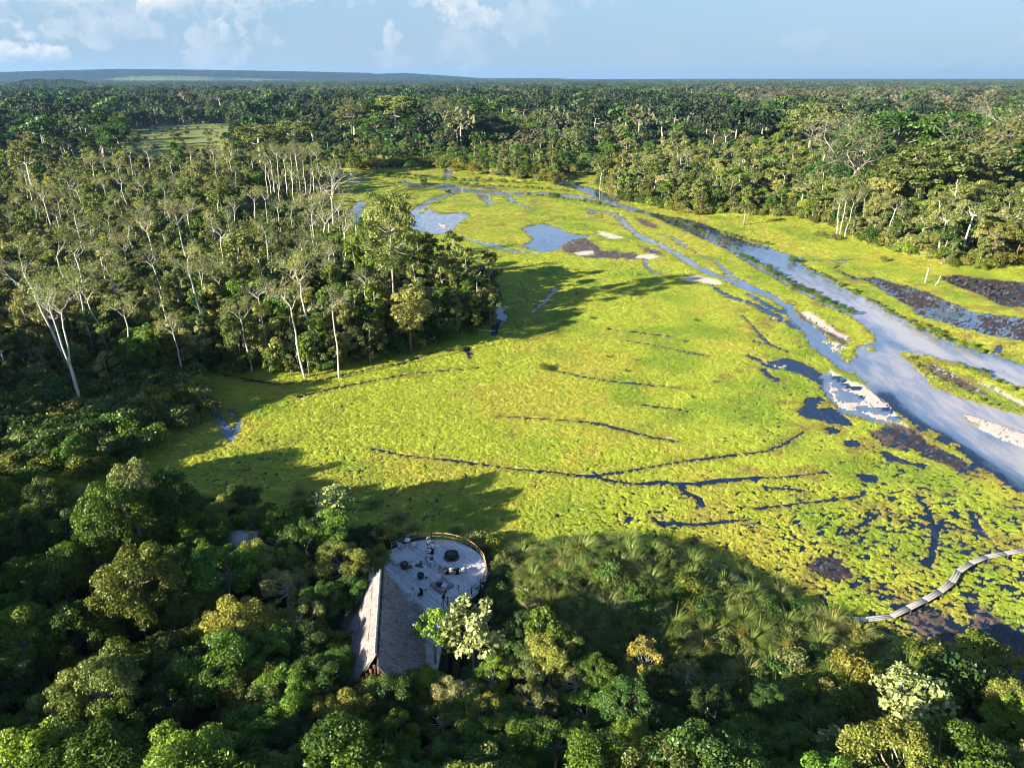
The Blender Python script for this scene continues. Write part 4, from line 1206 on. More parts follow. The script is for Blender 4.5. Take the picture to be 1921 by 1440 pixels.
# low dark thicket between the two woods at the far left
HOLLOW = pxs([(-900,1080),(60,905),(280,860),(345,800),(385,750),(345,705),(280,725),(100,750),(-200,790),(-900,880)])
BN = {111: 'thicket_bush', 112: 'undergrowth_bush', 113: 'edge_bush', 114: 'waterside_bush'}
def bushes(P, spacing, seed, xr, yr, label_noun, marks, group, weights, ncap, sizes=(.6, .8), name='bush', clip=None, only_vis=True):
    gx, gy = jitter_grid(*xr, *yr, spacing, seed)
    mk = inside(gx, gy, P)
    if clip is not None: mk &= clip(gx, gy)
    gx, gy = gx[mk], gy[mk]
    r = np.random.default_rng(seed); n = len(gx)
    s = sizes[0] + sizes[1] * r.random(n); v = r.choice(len(weights), n, p=np.array(weights) / sum(weights)); gz = base_h(gx, gy)
    vis = in_view(gx, gy, 20, 30)
    od = np.argsort(np.hypot(gx, gy) + (~vis) * 1e5)
    ind = od[:min(ncap, int(vis.sum()))]; rest = od[len(ind):]
    for i in ind:
        o = obj(BN[seed], BUSH[v[i]], None, (gx[i], gy[i], gz[i] - .1)); o.scale = (s[i],) * 3; o.rotation_euler = (0, 0, r.random() * 6.28)
        tag(o, describe('%s %s' % BUSH_LOOK[v[i]], label_noun, gx[i], gy[i], gz[i] + 1, marks, s[i]), 'bush', group)
    if len(rest):
        scatter('undergrowth', np.stack([gx[rest], gy[rest], gz[rest] - .1], 1), s[rest], r.random(len(rest)) * 6.28, v[rest], col_bush, None, 'leafy undergrowth under and between the trees')
    print('bushes', len(ind), len(rest))
bushes(HOLLOW, 3.4, 111, (-170, -20), (75, 150), 'shaded thicket bush', MK_L + MK_FG[:3], 'bushes of the shaded hollow', [1, 3, 1, 4, 1], 110, (1.0, 1.1))
# undergrowth below the woods and along their edges
bushes(A_LEFT, 3.6, 112, (-230, 0), (85, 330), 'undergrowth bush', MK_L, 'undergrowth bushes of the left forest', [2, 3, 2, 3, 1], 90, (1.0, 1.0))
bushes(A_RIGHT, 3.6, 113, (5, 330), (215, 480), 'bush', MK_R, 'bushes along the edge of the right forest', [4, 3, 3, 1, 2], 170, (1.1, 1.3), clip=near_edge(A_RIGHT, -1, 12))
wood(A_RIGHT, 4.2, 122, (5, 330), (215, 480), 'meadow_edge_tree', 'meadow-edge tree', MK_R, 'trees along the meadow edge of the right forest', [2, 1, 3, 3, 2, 3, 3, 1], 150, sizes=(.35, .35), sel=near_edge(A_RIGHT, .5, 12))
bushes(A_BACK, 6, 114, (-150, 160), (440, 640), 'waterside bush', [(1100,300,'the river head'), (700,320,'the head of the marsh'), (900,320,'the creeks'), (1000,300,'the sunny thicket')], 'bushes at the head of the marsh', [5, 2, 1, 2, 4], 60, (1.8, 1.6))

# ---------- pale tall trees, one by one (top x, top y, height, lean, look)
def top_place(tx, ty, h):
    w = px(tx, ty, h + .9); return w
PALE = [ # x, y of top, height, lean dx, kind, label
 (45,425,31,-5,'a','leaning white-trunked tree with a thin crown at the dark hollow'),
 (82,505,27,-1.5,'b','slimmer white-trunked tree beside the leaning one, few leaves'),
 (96,520,25,.5,'c','straight slender white stem close behind the leaning white tree'),
 (102,430,24,-2,'b','left of the two white stems with spreading white boughs'),
 (132,428,24,-1.2,'a','right of the two white stems with spreading white boughs'),
 (165,508,20,-2.5,'d','low forked white tree with a wide pale crown over the forest foot'),
 (352,448,25,-2.2,'a','tall lone white trunk with short white boughs in mid forest'),
 (272,395,22,-1,'b','pale stem with a ragged top above the hollow'),
 (238,400,21,-2.5,'d','wide-branching pale tree left of the ragged pale stem'),
 (225,320,22,-1,'c','thin pale tree beneath the giant dark crown'),
 (78,340,24,-1,'b','pale trunk with a dark leafy head near the left edge'),
 (470,345,20,1,'d','pale-boughed tree with a brushy top before the row of poles'),
 (272,265,24,-1,'c','thin bare pole standing at the edge of the clearing'),
 (292,300,19,0,'r','reddish-brown trunk behind the thin bare pole'),
 (492,283,26,1,'c','first pale pole of the row, from the left'), (503,270,27,-.5,'b','second pale pole of the row, leafy at the top'), (515,262,28,.5,'c','third pale pole of the row, slightly taller'),
 (529,275,25,0,'b','fourth pale pole of the row, with side twigs'), (541,268,26,.6,'c','fifth pale pole of the row, thin and straight'), (552,262,27,-.6,'d','wide-topped pale tree in the row of poles'),
 (566,280,24,0,'b','pale pole right of the wide-topped one'), (580,270,26,.4,'c','slender pole near the water end of the row'), (592,268,26,-.4,'b','last pale pole of the row, by the water'),
 (612,282,32,.8,'e','tall bare white tree bristling with broken branches'), (602,330,29,-.5,'e','shorter bare white tree leaning against the tall one'),
 (545,515,21,-1,'b','left of the twin grey trunks above the dark creek'), (562,470,24,-1,'a','right of the twin grey trunks, with more white boughs'),
 (618,525,20,0,'c','thin pale trunk half hidden by olive leaves'), (497,425,20,0,'c','short pale trunk in the olive canopy'), (447,545,17,-.6,'d','small forked pale tree low in the forest'),
 (682,500,17,0,'c','thin stem below the great emergent tree'), (580,360,24,.5,'b','pale trunk with a smoky crown near the water'), (430,280,23,-1,'b','pale pole standing apart behind the forest'),
 (640,395,23,1,'b','pale trunk left of the great emergent tree'), (395,385,20,-1,'c','thin pale stem in the middle of the olive canopy'), (320,480,18,-1,'b','short pale stem left of the lone white trunk'),
 (30,480,22,-1,'b','pale-stemmed tree at the left frame of the forest'), (205,470,21,-2,'c','thin stem with drooping twigs behind the forked white tree'),
 # right side
 (1590,358,19,-1,'b','leftmost stem of the white-stemmed clump'), (1600,350,20,.6,'a','tallest stem of the white-stemmed clump'), (1612,358,19,1,'c','rightmost stem of the white-stemmed clump'),
 (1640,350,20,-2,'a','forked pale tree with sweeping boughs by the meadow'), (1662,362,18,.8,'b','left of two short white stems behind the meadow'), (1672,368,17,1,'c','right of two short white stems behind the meadow'),
 (1690,370,19,1.6,'b','slanting white trunk rising from the meadow edge'), (1752,322,20,0,'d','wide white-boughed tree over the dark slope'), (1806,362,18,.4,'d','white trunk with a flat olive crown near the bend'),
 (1850,385,17,1.5,'a','bent white tree at the right of the palm'), (1830,318,22,-1,'k','thick white forked tree in the right forest'), (1680,282,20,0,'e','small bare white tree under the domed kapoks'),
 (1792,318,14,0,'s','broken white snag in the right forest'), (1740,270,24,0,'b','pale tree between the domed kapoks'), (1865,262,26,0,'a','pale-boughed tree right of the domed kapoks'),
 (1480,318,17,0,'c','pale stem over the river bank'), (1410,330,16,0,'b','first pale stem above the wooded bank'), (1425,322,17,.4,'c','second pale stem above the wooded bank'), (1360,318,16,0,'b','grey stem with a pale head over the bank'),
 (1530,330,18,0,'b','pale trunk left of the white-stemmed clump'), (1900,400,17,1,'a','sunlit forked tree at the right border'), (1720,340,18,0,'c','slim pale stem behind the slanting trunk'),
 (1280,285,18,0,'c','left pale stem of the grey pair behind the bank'), (1292,283,18,0,'b','right pale stem of the grey pair behind the bank'), (1200,290,17,0,'b','pale tree near the river head'),
 (1890,330,18,0,'d','pale spreading tree above the right meadow end'), (1770,390,15,.5,'b','short pale tree beside the palm'),
]
_pr = np.random.default_rng(77)
_cand = [(x_, y_) for x_, y_ in zip(_pr.uniform(-200, 0, 3000), _pr.uniform(130, 420, 3000))]
_m = inside([c[0] for c in _cand], [c[1] for c in _cand], A_LEFT)
_k = 0
for (x_, y_), ok_ in zip(_cand, _m):
    if not ok_ or _k >= 75: continue
    h_ = 15 + 8 * _pr.random(); tx_, ty_ = proj(x_, y_, h_ + .9)
    if not (0 < tx_ < 640 and 240 < ty_ < 620): continue
    if min(math.hypot(tx_ - q[0], ty_ - q[1]) for q in PALE) < 22: continue
    k_ = 'bccdcb'[_k % 6]
    PALE.append((tx_, ty_, h_, _pr.normal() * .8, k_, describe({'b': 'slim pale leafy-topped', 'c': 'thin pale straight', 'd': 'pale wide-boughed'}[k_], 'tree', x_, y_, h_, MK_L)))
    _k += 1
KND = {'a': dict(leafn=1500, ls=.3, crown=.26, depth=4, lm='leaf_olive'), 'b': dict(leafn=1300, ls=.32, crown=.26, depth=4, lm='leaf_olive'), 'c': dict(leafn=700, ls=.32, crown=.24, depth=4, trunk_r=.17, lm='leaf_forest'),
       'd': dict(leafn=2400, ls=.3, crown=.30, depth=4, spread=.9, lm='leaf_olive'), 'e': dict(leafn=120, crown=.5, depth=5, spread=.9), 'k': dict(leafn=900, crown=.5, depth=4, trunk_r=.45, lm='leaf_olive'),
       'r': dict(leafn=200, crown=.2, depth=2, bark='bark_red'), 's': dict(leafn=0, crown=.12, depth=0, trunk_r=.35)}
PCACHE = {}
for i, (tx, ty, h, ln, k, lab) in enumerate(PALE):
    right = tx > 1100
    hh = h * (.95 if not right else .87)
    key = (k, i % 3)
    if key not in PCACHE:
        PCACHE[key] = tree_pale(300 + i, 22, lean=(0, 0), wig=.008, **{**dict(trunk_r=.20), **KND[k]})
    w = top_place(tx, ty, hh)
    s = hh / 22
    e = put_tree('pale_tree', PCACHE[key], w.x - ln * .5, w.y + (4 if right else 0), float(base_h(np.array([w.x]), np.array([w.y]))[0]), s * (1.0), rng.random() * 6.28, lab, 'tree', 'pale-trunked trees rising over the woods', ('trunk', 'branches', 'crown'), s)
    q = Vector((0, 0, 1)).rotation_difference(Vector((ln * 1.3, rng.normal() * .6, hh)).normalized())
    if lab.startswith(('leaning white', 'slimmer white')): e.scale = (s * .72, s * .72, s)
    e.rotation_mode = 'QUATERNION'
    e.rotation_quaternion = q @ e.rotation_euler.to_quaternion()

# the great leafy emergent, the giant dark crown, kapoks, the tall grove
UM = [tree_umbrella(401, 30, 15, 9000, .95, 'leaf_dark'), tree_umbrella(402, 28, 14, 8000, .95, 'leaf_forest')]
TALL = [tree_round(411, 30, 5.6, 11000, .48, 'leaf_forest', 'bark_grey', pr=1.6, np_=70, hz=9.5, low=-.8, trunk_r=.2, shell=.15), tree_round(412, 34, 8.0, 6500, .8, 'leaf_dark', 'bark_grey', pr=2.3, np_=56, hz=12, low=-.8, trunk_r=.5, shell=.3), tree_round(413, 32, 8.5, 5200, .85, 'leaf_forest', 'bark_pale', pr=2.2, np_=50, hz=8, low=-.5, trunk_r=.5, shell=.3)]
def giant(tx, ty, h, parts, h0, lab, name, pn=('trunk', 'crown'), wide=1.0, group=None, cat='tree', dist=None):
    if group == 'big trees of the distant grove' and 640 < tx < 960:
        d_ = ray(tx, ty); t_ = 610 / d_[1] - (0 if ty < 205 else 25); h = CAM_Z + d_[2] * t_
    if dist: d_ = ray(tx, ty); h = CAM_Z + d_[2] * dist / d_[1]
    w = px(tx, ty, h); s = h / h0
    if group == 'big trees of the distant grove' and ty < 245: wide *= 1.45
    e = put_tree(name, parts, w.x, w.y, .8, s * wide, rng.random() * 6, lab, cat, group, pn, s)
    return e
giant(725,352,33,TALL[0],30,'great leafy tree standing taller than the forest beside the pools','emergent_tree')
giant(180,208,37,TALL[1],34,'giant dark crowned tree rising beside the pale green clearing','emergent_tree', wide=1.6, dist=480)
giant(215,224,33,TALL[1],34,'lower right half of the giant dark pair by the clearing','emergent_tree', wide=1.4, dist=470)
giant(330,262,26,TALL[1],34,'small umbrella-shaped tree in front of the clearing','emergent_tree', wide=.8)
giant(40,265,28,TALL[2],32,'broad tree with a pale trunk at the left behind the forest','emergent_tree')
for (x, y, h, t, wd, lab) in [(690,190,42,1,1.2,'leftmost tree of the tall dark grove'), (740,180,44,2,1.3,'highest broad crown of the tall dark grove'), (785,183,42,1,1.2,'dark crown left of the pale bare twins'),
    (868,185,42,1,1.2,'dark crown right of the pale bare twins'), (900,188,40,1,1.1,'rightmost high crown of the tall dark grove'), (660,200,38,2,1.1,'grove tree with one white trunk at the left'), (810,200,36,2,1.1,'short crown tucked before the pale bare twins'),
    (705,215,33,1,1.3,'dense dark tree in front of the grove'), (850,225,28,1,1.3,'low dark tree under the grove'), (770,225,28,1,1.2,'shadowy tree low in the grove'), (900,228,26,1,1.3,'shadowy tree at the right foot of the grove'), (480,235,30,2,1.1,'broad dark tree left of the grove'), (550,228,31,2,1.1,'tree with a white trunk between clearing and grove'), (1123,158,38,1,1.3,'lone high crown on the far horizon woods'), (1040,248,18,1,1.0,'round bright tree at the back of the marsh'), (680,258,20,2,1.4,'wide bright bush-like tree before the grove')]:
    giant(x, y, h, TALL[t], [30, 34, 32][t], lab, 'grove_tree', wide=wd, group='big trees of the distant grove')
BIGB = [tree_pale(421, 30, trunk_r=.46, leafn=900, ls=.4, crown=.52, depth=6, spread=.85, wig=.01, bark='bark_grey'), tree_pale(422, 30, trunk_r=.32, leafn=900, ls=.5, crown=.5, depth=5, spread=.8, wig=.01, bark='bark_grey')]
giant(822,186,40,BIGB[1],30,'left of the pale bare twin trees in the tall grove','bare_tree',('trunk','branches','crown'),1.0,'bare pale trees standing over the woods', dist=600)
giant(838,183,40,BIGB[0],30,'right of the pale bare twin trees in the tall grove','bare_tree',('trunk','branches','crown'),.9,'bare pale trees standing over the woods', dist=600)
giant(655,185,38,BIGB[1],30,'bare pale tree at the left of the tall grove','bare_tree',('trunk','branches','crown'),.9,'bare pale trees standing over the woods', dist=600)
for (x, y, h, lab, wd) in [(1585,194,44,'huge spreading leafless kapok with a mass of pale boughs',1.25), (1620,230,38,'leafless pale tree nested under the huge kapok',1.2), (1840,200,44,'bare pale crown behind the domed kapoks',1.1), (1905,180,44,'far bare kapok at the right border',1.2), (1560,215,38,'left bare wing beside the huge kapok',1.1)]:
    giant(x, y, h, BIGB[0], 30, lab, 'bare_tree', ('trunk','branches','crown'), wd, 'bare pale trees standing over the woods')
for (x, y, h, u, wd, lab) in [(1690,203,42,0,1.15,'wide domed dark kapok left of its twin'), (1792,203,42,0,1.1,'wide domed dark kapok with pale boughs showing'), (1530,190,42,1,.85,'round dark tree left of the bare kapok'), (1880,222,38,1,1.2,'spreading dark tree at the right side'),
    (1620,255,30,0,.9,'dark flat crown in front of the bare kapok'), (1750,262,32,1,1.1,'dark crown under the gap of the two domes'), (1840,268,30,1,1.1,'layered dark crown at the right of the slope'), (1560,300,22,0,1.0,'broad dark tree under the bare kapok'), (1700,300,24,1,1.2,'broad dark tree in front of the domes'), (1650,335,18,1,1.0,'low layered green tree over the white stems'), (1780,290,26,0,1.0,'deep green crown behind the white snag'), (1905,262,30,0,1.1,'dark crown cut by the right border')]:
    giant(x, y, h, UM[u], [30, 28][u], lab, 'kapok_tree', wide=wd, group='dark kapoks of the right forest')
for (x, y, h, v, lab) in [(1755,395,9,1,'shaggy palm with drooping fronds at the meadow edge'), (1648,315,16,1,'large palm with pale fronds behind the white stems'), (1255,310,11,0,'palm on the wooded river bank'), (1400,385,8,0,'palm leaning over the bank meadow'), (1225,318,10,0,'left palm at the river bend'),
    (1330,330,11,0,'palm in the bankside bushes'), (620,330,8,1,'palm by the left pools'), (430,540,9,1,'palm in the dark of the left forest'), (470,590,8,1,'palm above the dark creek'), (740,262,12,1,'palm at the foot of the tall grove'), (860,275,11,1,'second palm at the foot of the tall grove'), (1000,268,11,0,'palm behind the marsh head'), (60,385,12,1,'palm at the left below the clearing'), (20,350,12,1,'leftmost palm in the forest'), (1190,330,8,0,'low palm by the river head'), (930,280,11,1,'palm right of the tall grove'), (120,410,12,1,'palm crowded by dark trees at the left')]:
    h0 = [7, 5, 1.5][v]
    w = px(x, y, h); e = put_tree('palm_tree', PALM[v], w.x, w.y, .7, 1.25, rng.random() * 6, lab, 'palm', 'palms in the woods', sz=h / (h0 + 1.5))
print('trees', round(time.time() - T0, 1))

_mx, _my = jitter_grid(-520, -180, 470, 1000, 17, 205)
_mk = inside(_mx, _my, A_M1) & (rng.random(len(_mx)) < .5)
_mx, _my = _mx[_mk], _my[_mk]
scatter('meadow_scrub', np.stack([_mx, _my, np.full(len(_mx), .7)], 1), .8 + 1.4 * rng.random(len(_mx)), rng.random(len(_mx)) * 6, rng.integers(0, 5, len(_mx)), col_bush, None, 'scattered scrub in the far clearing')
# ---------- distant forest
gx, gy = jitter_grid(-1700, 1900, 560, 2500, 11.5, 201)
xs_, ys_ = proj(gx, gy, 0 * gx)
mk = (xs_ > -60) & (xs_ < W + 60) & ~inside(gx, gy, A_M1) & ~inside(gx, gy, A_M2) & (inside(gx, gy, A_BACK) | (gy > 900))
band = sstep(fbm(gx, gy * .6, 260, 3, 211) - .06 + .34 * sstep(xs_, 900, 1500) * sstep(ys_, 175, 182) * (1 - sstep(ys_, 235, 260)), .0, .22)
mk &= (rng.random(len(gx)) < .92) & ~((fbm(gx, gy * .7, 210, 3, 305) > .15) & (np.hypot(gx, gy) > 700) & (rng.random(len(gx)) < .95))
gx, gy, band, xs_ = gx[mk], gy[mk], band[mk], xs_[mk]
n = len(gx)
v = np.where(rng.random(n) < band * .85, 2, rng.choice([0, 1, 3], n))
v = np.where(rng.random(n) < .07, rng.integers(4, 6, n), v)
s = (.62 + .6 * rng.random(n)) * np.where(rng.random(n) < .10, 1.75, 1)
scatter('distant_forest', np.stack([gx, gy, base_h(gx, gy) - .5], 1), s, rng.random(n) * 6.28, v, col_far, None, 'mixed green forest canopy stretching away behind the marsh')
print('far trees', n)
gx, gy = jitter_grid(-7800, 9500, 2480, 12500, 44, 202)
xs_, ys_ = proj(gx, gy, 0 * gx)
R_ = np.hypot(gx, gy)
op = (R_ > 5250) & (R_ < 9300) & (xs_ < 900) & (fbm(gx, gy * .5, 900, 3, 62) > -.2)
mk = (xs_ > -80) & (xs_ < W + 80) & (~op | (rng.random(len(gx)) < .05))
mk |= (np.abs((xs_ - 100) / 75) < 1) & (np.abs((R_ - 4300) / 400) < 1)
gx, gy, xs_ = gx[mk], gy[mk], xs_[mk]
n = len(gx)
pal = sstep(fbm(gx, gy * .6, 900, 3, 213) + .1 * sstep(xs_, 900, 1500), .05, .25)
v = np.where(rng.random(n) < pal * .7, rng.integers(2, 4, n), rng.integers(0, 2, n))
v = np.where(gy > 8000, rng.integers(0, 2, n), v)
scatter('horizon_forest', np.stack([gx, gy, base_h(gx, gy)], 1), 1.0 + .35 * rng.random(n), rng.random(n) * 6.28, v, col_patch, None, 'dark forest running to the horizon hills')
print('patches', n, round(time.time() - T0, 1))

# ---------- grass tussocks on the mound
MK_T = [(1000,1080,'the deck side of the mound'), (1070,1030,'the top of the grassy mound'), (1200,1035,'the boardwalk behind the mound'), (1310,1075,'the sunlit shoulder of the mound'), (1150,1130,'the dark hollow on the mound'),
        (1205,1225,'the small golden tree'), (1265,1200,'the big dark fountain of grass'), (1440,1150,'the right foot of the mound'), (1600,1190,'the tall pale grass by the boardwalk'), (1560,1290,'the sunny grass slope'), (1480,1300,'the shrubby slope'), (1700,1270,'the white-stemmed broad-leaved tree'), (1400,1250,'the middle of the grass slope'), (1050,1190,'the forked yellow-green tree')]
TP = [(640,30,0),]
gx, gy = jitter_grid(-12, 60, 40, 84, 1.7, 301)
_dc = px(807, 1074, 2.2)
mk = inside(gx, gy, TUSSP) & (np.hypot(gx - _dc.x, gy - _dc.y) > 9.0)
gx, gy = gx[mk], gy[mk]
TL = ['lush', 'short', 'tall', 'broad']
gzs = base_h(gx, gy)
for i in range(len(gx)):
    v = int(rng.integers(0, 4)); s = .5 + .75 * rng.random() ** 1.6
    o = obj('grass_tussock', TUSS[v], None, (gx[i], gy[i], gzs[i] - .1)); o.scale = (s, s, s * (.85 + .3 * rng.random())); o.rotation_euler = (0, 0, rng.random() * 6.28)
    tag(o, describe(TL[v] + ' green', 'grass tussock', gx[i], gy[i], gzs[i] + .5, MK_T, s), 'grass tussock', 'tussocks of tall grass on and below the mound')
print('tussocks', len(gx))
_bx, _by = jitter_grid(-12, 60, 38, 84, 1.9, 302)
_mk = inside(_bx, _by, TUSSP) & (np.hypot(_bx - _dc.x, _by - _dc.y) > 8.0); _bx, _by = _bx[_mk], _by[_mk]
scatter('mound_undergrowth', np.stack([_bx, _by, base_h(_bx, _by) - .2], 1), .35 + .45 * rng.random(len(_bx)), rng.random(len(_bx)) * 6.28, rng.choice([0, 1, 3, 3, 1, 2, 4], len(_bx)), col_bush, None, 'low leafy scrub between the tussocks')
for (x, y, s, v, lab) in [(1262,1190,1.15,2,'big dark fountain-like tussock below the mound'), (1155,1040,1.1,0,'largest tussock at the left of the mound top'), (1300,1060,1.1,3,'sun-edged tussock spilling toward the boardwalk'), (1560,1165,1.2,2,'tall pale tussock standing against the boardwalk'), (1610,1185,1.2,0,'windblown pale tussock by the boardwalk bend'),
    (775,985,.9,0,'grass tussock behind the deck railing'), (745,965,1.0,3,'grass tussock beyond the left end of the railing'), (855,985,.8,1,'short tussock behind the middle of the railing'), (560,915,.9,0,'grass tussock at the marsh rim above the jungle'), (700,935,1.0,1,'grass tussock on the marsh rim left of the deck'), (1700,1250,1.1,2,'windblown tussock before the yellow-green bushes'), (1850,1300,1.1,0,'grass tussock at the right border'), (1895,1270,1.0,3,'grass tussock at the marsh corner by the right border'), (935,1045,.7,1,'short tussock right of the deck'), (950,1090,.8,2,'tall tussock right of the deck railing')]:
    w = px(x, y, 1.2); o = obj('grass_tussock', TUSS[v], None, (w.x, w.y, float(base_h(np.array([w.x]), np.array([w.y]))[0]) - .1)); o.scale = (s, s, s); tag(o, lab, 'grass tussock', 'tussocks of tall grass on and below the mound')
# bushes among the tussocks, at the right corner and by the deck
for (x, y, r, v, lab) in [(1350,1290,34,4,'pale pinkish shrub at the foot of the grass slope'), (1490,1235,40,4,'olive shrub between the tussocks'), (1600,1250,36,0,'yellow-green shrub among pale tussocks'), (1740,1215,36,0,'left of the rounded yellow-green bushes at the marsh edge'), (1790,1235,46,0,'middle rounded yellow-green bush at the marsh edge'),
    (1840,1255,40,0,'right rounded yellow-green bush at the marsh edge'), (1600,1320,34,2,'bright leafy shrub on the slope'), (1460,1330,36,4,'dry leafy shrub low on the slope'), (895,1000,34,4,'golden-lit bush growing against the deck railing'), (925,1012,24,0,'smaller bush right of the golden-lit one'), (1140,1105,26,3,'dark reddish bush in the hollow of the mound'), (1290,1110,28,0,'yellow-lit shrub on the mound'),
    (452,978,14,4,'small round bush above the pale roof'), (1850,1190,30,0,'low bush in the dark mud at the marsh corner'), (1895,1215,28,0,'last low bush by the right border'), (630,930,36,4,'pale leafy bush over the jungle rim'), (1780,1290,50,3,'dark bush behind the broad-leaved tree'), (1870,1300,56,0,'yellowish scrub at the right border'), (720,1000,26,0,'yellow bush by the left end of the railing')]:
    s = r / 16.5 / 1.6; w = px(x, y, 1.2 + s * 1.1)
    o = obj('bush', BUSH[v], None, (w.x, w.y, float(base_h(np.array([w.x]), np.array([w.y]))[0]) - .1)); o.scale = (s,) * 3; tag(o, lab, 'bush', 'shrubs among the tussocks and by the deck')

# ---------- named trees of the foreground
rb = np.random.default_rng(5)
def broadleaf(seed, h, r, n, ls, npf, lm='leaf_big', pale=True, hz=None, pr=.8, lowr=-.4):
    r_ = np.random.default_rng(seed); hz = hz or r * .9
    C = dome_puffs(r_, npf, (0, 0), h - hz, r, hz, pr, lowr)
    cg, tg, bgm = G(), G(), G()
    leaves(cg, r_, C, pr * 1.05, n, ls, .85, .35, shell=.25, wide=.85, tjit=.5)
    P = [np.array([0, 0, -.6]), np.array([.1, .1, h * .35]), np.array([.2, -.1, h - hz * 1.3])]
    tg.tube(P, [.16, .13, .10], 7)
    for c in C[::2]:
        limb(bgm, r_, P[-1] if c[2] > P[-1][2] else P[1], c, .035, .012, k=4)
    bk = M['bark_pale'] if pale else M['bark_grey']
    return tg.mesh('trunk', [bk], True), bgm.mesh('branches', [bk], True), cg.mesh('crown', [M[lm]])
def set_tree(name, parts, cx, cy, zc, h, lab, rz=0.0, s=1.0):
    w = px(cx, cy, zc); return put_tree(name, parts, w.x, w.y, float(base_h(np.array([w.x]), np.array([w.y]))[0]) - .1, s, rz, lab, 'tree', None, ('trunk', 'branches', 'crown'))
BL1 = broadleaf(501, 8.2, 2.9, 1500, .42, 46, hz=3.4)
set_tree('broadleaf_tree', BL1, 885, 1185, 6.2, 8.2, 'big pale broad-leaved tree standing at the corner of the deck')
BL2 = broadleaf(502, 6.5, 3.0, 1300, .40, 40, hz=2.2)
set_tree('broadleaf_tree', BL2, 1715, 1310, 5.6, 6.5, 'white-stemmed broad-leaved tree with pale leaves at the lower right')
BL3 = broadleaf(503, 5.5, 2.4, 700, .38, 30, hz=2.0)
set_tree('broadleaf_tree', BL3, 1590, 1425, 4.8, 5.5, 'lower broad-leaved tree at the bottom edge, pale round leaves')
BL4 = broadleaf(504, 8, 2.2, 900, .38, 26, hz=2.0)
set_tree('broadleaf_tree', BL4, 622, 935, 7.6, 8, 'broad-leaved tree with pale leaves above the deck trees')
GT = broadleaf(505, 5.0, 1.7, 3400, .15, 34, 'leaf_yellow', False, 1.9, .40)
set_tree('golden_tree', GT, 1208, 1228, 4.9, 5, 'small golden-leaved tree below the tussock mound')
FK = broadleaf(506, 9.0, 1.9, 4200, .22, 48, 'leaf_light', True, 3.9, .5, -.9)
set_tree('forked_tree', FK, 1018, 1180, 7.2, 9, 'forked yellow-green tree rising right of the broad-leaved tree')
SL = broadleaf(507, 7.0, 1.9, 2300, .2, 26, 'leaf_light', False, 1.7, .5)
set_tree('slender_tree', SL, 812, 1176, 6.6, 7, 'slender bright tree leaning over the edge of the thatched roof')
GREY = tree_pale(508, 9, leafn=260, ls=.2, crown=.7, depth=4, trunk_r=.14, spread=.8, bark='bark_grey')
for (x, y, h, s, lab) in [(535,1040,9.6,.95,'grey leafless shrub-like tree among the dark crowns'), (1215,1390,8.0,.8,'bare twiggy tree at the bottom edge, thin pale stems'), (1385,1395,7.5,.7,'bare pale twigs beside the grass slope bottom'), (1150,1150,3.4,.35,'dead grey twigs in the tussocks')]:
    w = px(x, y, h * .85); e = put_tree('leafless_tree', GREY, w.x, w.y, float(base_h(np.array([w.x]), np.array([w.y]))[0]), s, x, lab, 'tree', 'leafless twiggy trees', ('trunk', 'branches', 'crown'))

# ---------- low bushes along the river banks, islands and creeks
BANKL = [([(1385,478),(1410,492),(1440,508),(1470,527),(1500,545),(1530,560),(1560,576),(1598,592)], 60, .55, 3, 'dark low bush on the near bank of the river'),
         ([(1250,412),(1300,428),(1350,455),(1385,474)], 26, .45, 0, 'low bush on the near river bank upstream'),
         ([(1480,488),(1520,507),(1570,533),(1620,562),(1690,600),(1740,622)], 26, .5, 0, 'green clump on the spit between river and mud'),
         ([(1700,608),(1760,632),(1800,650),(1860,668)], 26, .6, 2, 'leafy clump on the wide end of the spit'),
         ([(1790,684),(1830,700),(1880,722),(1921,738)], 14, .5, 2, 'green clump along the upper side of the island'),
         ([(1700,672),(1740,700),(1800,735),(1880,768)], 20, .38, 4, 'dry clump along the lower side of the island'),
         ([(1375,368),(1340,395),(1310,405),(1270,398),(1230,388),(1200,380)], 40, 1.3, 0, 'bush overhanging the wooded bank'),
         ([(1150,372),(1180,380),(1210,386)], 10, 1.3, 3, 'bush at the dark upper bend'),
         ([(860,346),(900,350),(950,352),(1020,356),(1080,362)], 26, .7, 0, 'low bush by the uppermost creek'),
         ([(985,366),(1040,372),(1100,380),(1150,390)], 30, .8, 4, 'brown-tinged bush on the narrow creek bar'),
         ([(650,314),(700,316),(760,312),(840,316),(900,322),(960,328),(1010,334),(1040,340),(1000,320),(900,306),(800,300),(700,302),(650,304)], 190, 3.0, 0, 'bush of the thicket before the river head'),
         ([(700,330),(760,336),(850,340),(930,342),(1000,346)], 40, 1.0, 2, 'bush between thicket and creek'),
         ([(790,345),(800,350)], 4, 1.1, 3, 'dark bush standing in the upper creek'),
         ([(840,366),(842,364)], 2, .8, 3, 'small round bush in the creek fork'),
         ([(1480,495),(1500,490)], 3, .9, 3, 'dark bush at the mouth of the side creek'),
         ([(1355,440),(1400,452),(1440,462)], 12, .55, 0, 'low clump on the far bank of the river'),
         ([(1540,445),(1570,452)], 4, 1.0, 4, 'brushy bush in the right meadow'), ([(1655,492),(1660,493)], 2, .9, 0, 'small lone bush in the right meadow'),
         ([(1015,692),(1025,690),(1018,697)], 3, .55, 0, 'tawny bush by the long creek'), ([(1300,602),(1302,603)], 1, .5, 0, 'lone dark bush in the open marsh'), ([(860,655),(865,660)], 3, .6, 0, 'yellowish bush by the dark creek'),
         ([(1357,614),(1300,640),(1215,655),(1180,700),(1150,718),(1100,580),(1060,510),(1180,500),(1440,850),(1140,640)], 14, .35, 4, 'tawny tuft in the open marsh')]
kinds = ['low bush'] 
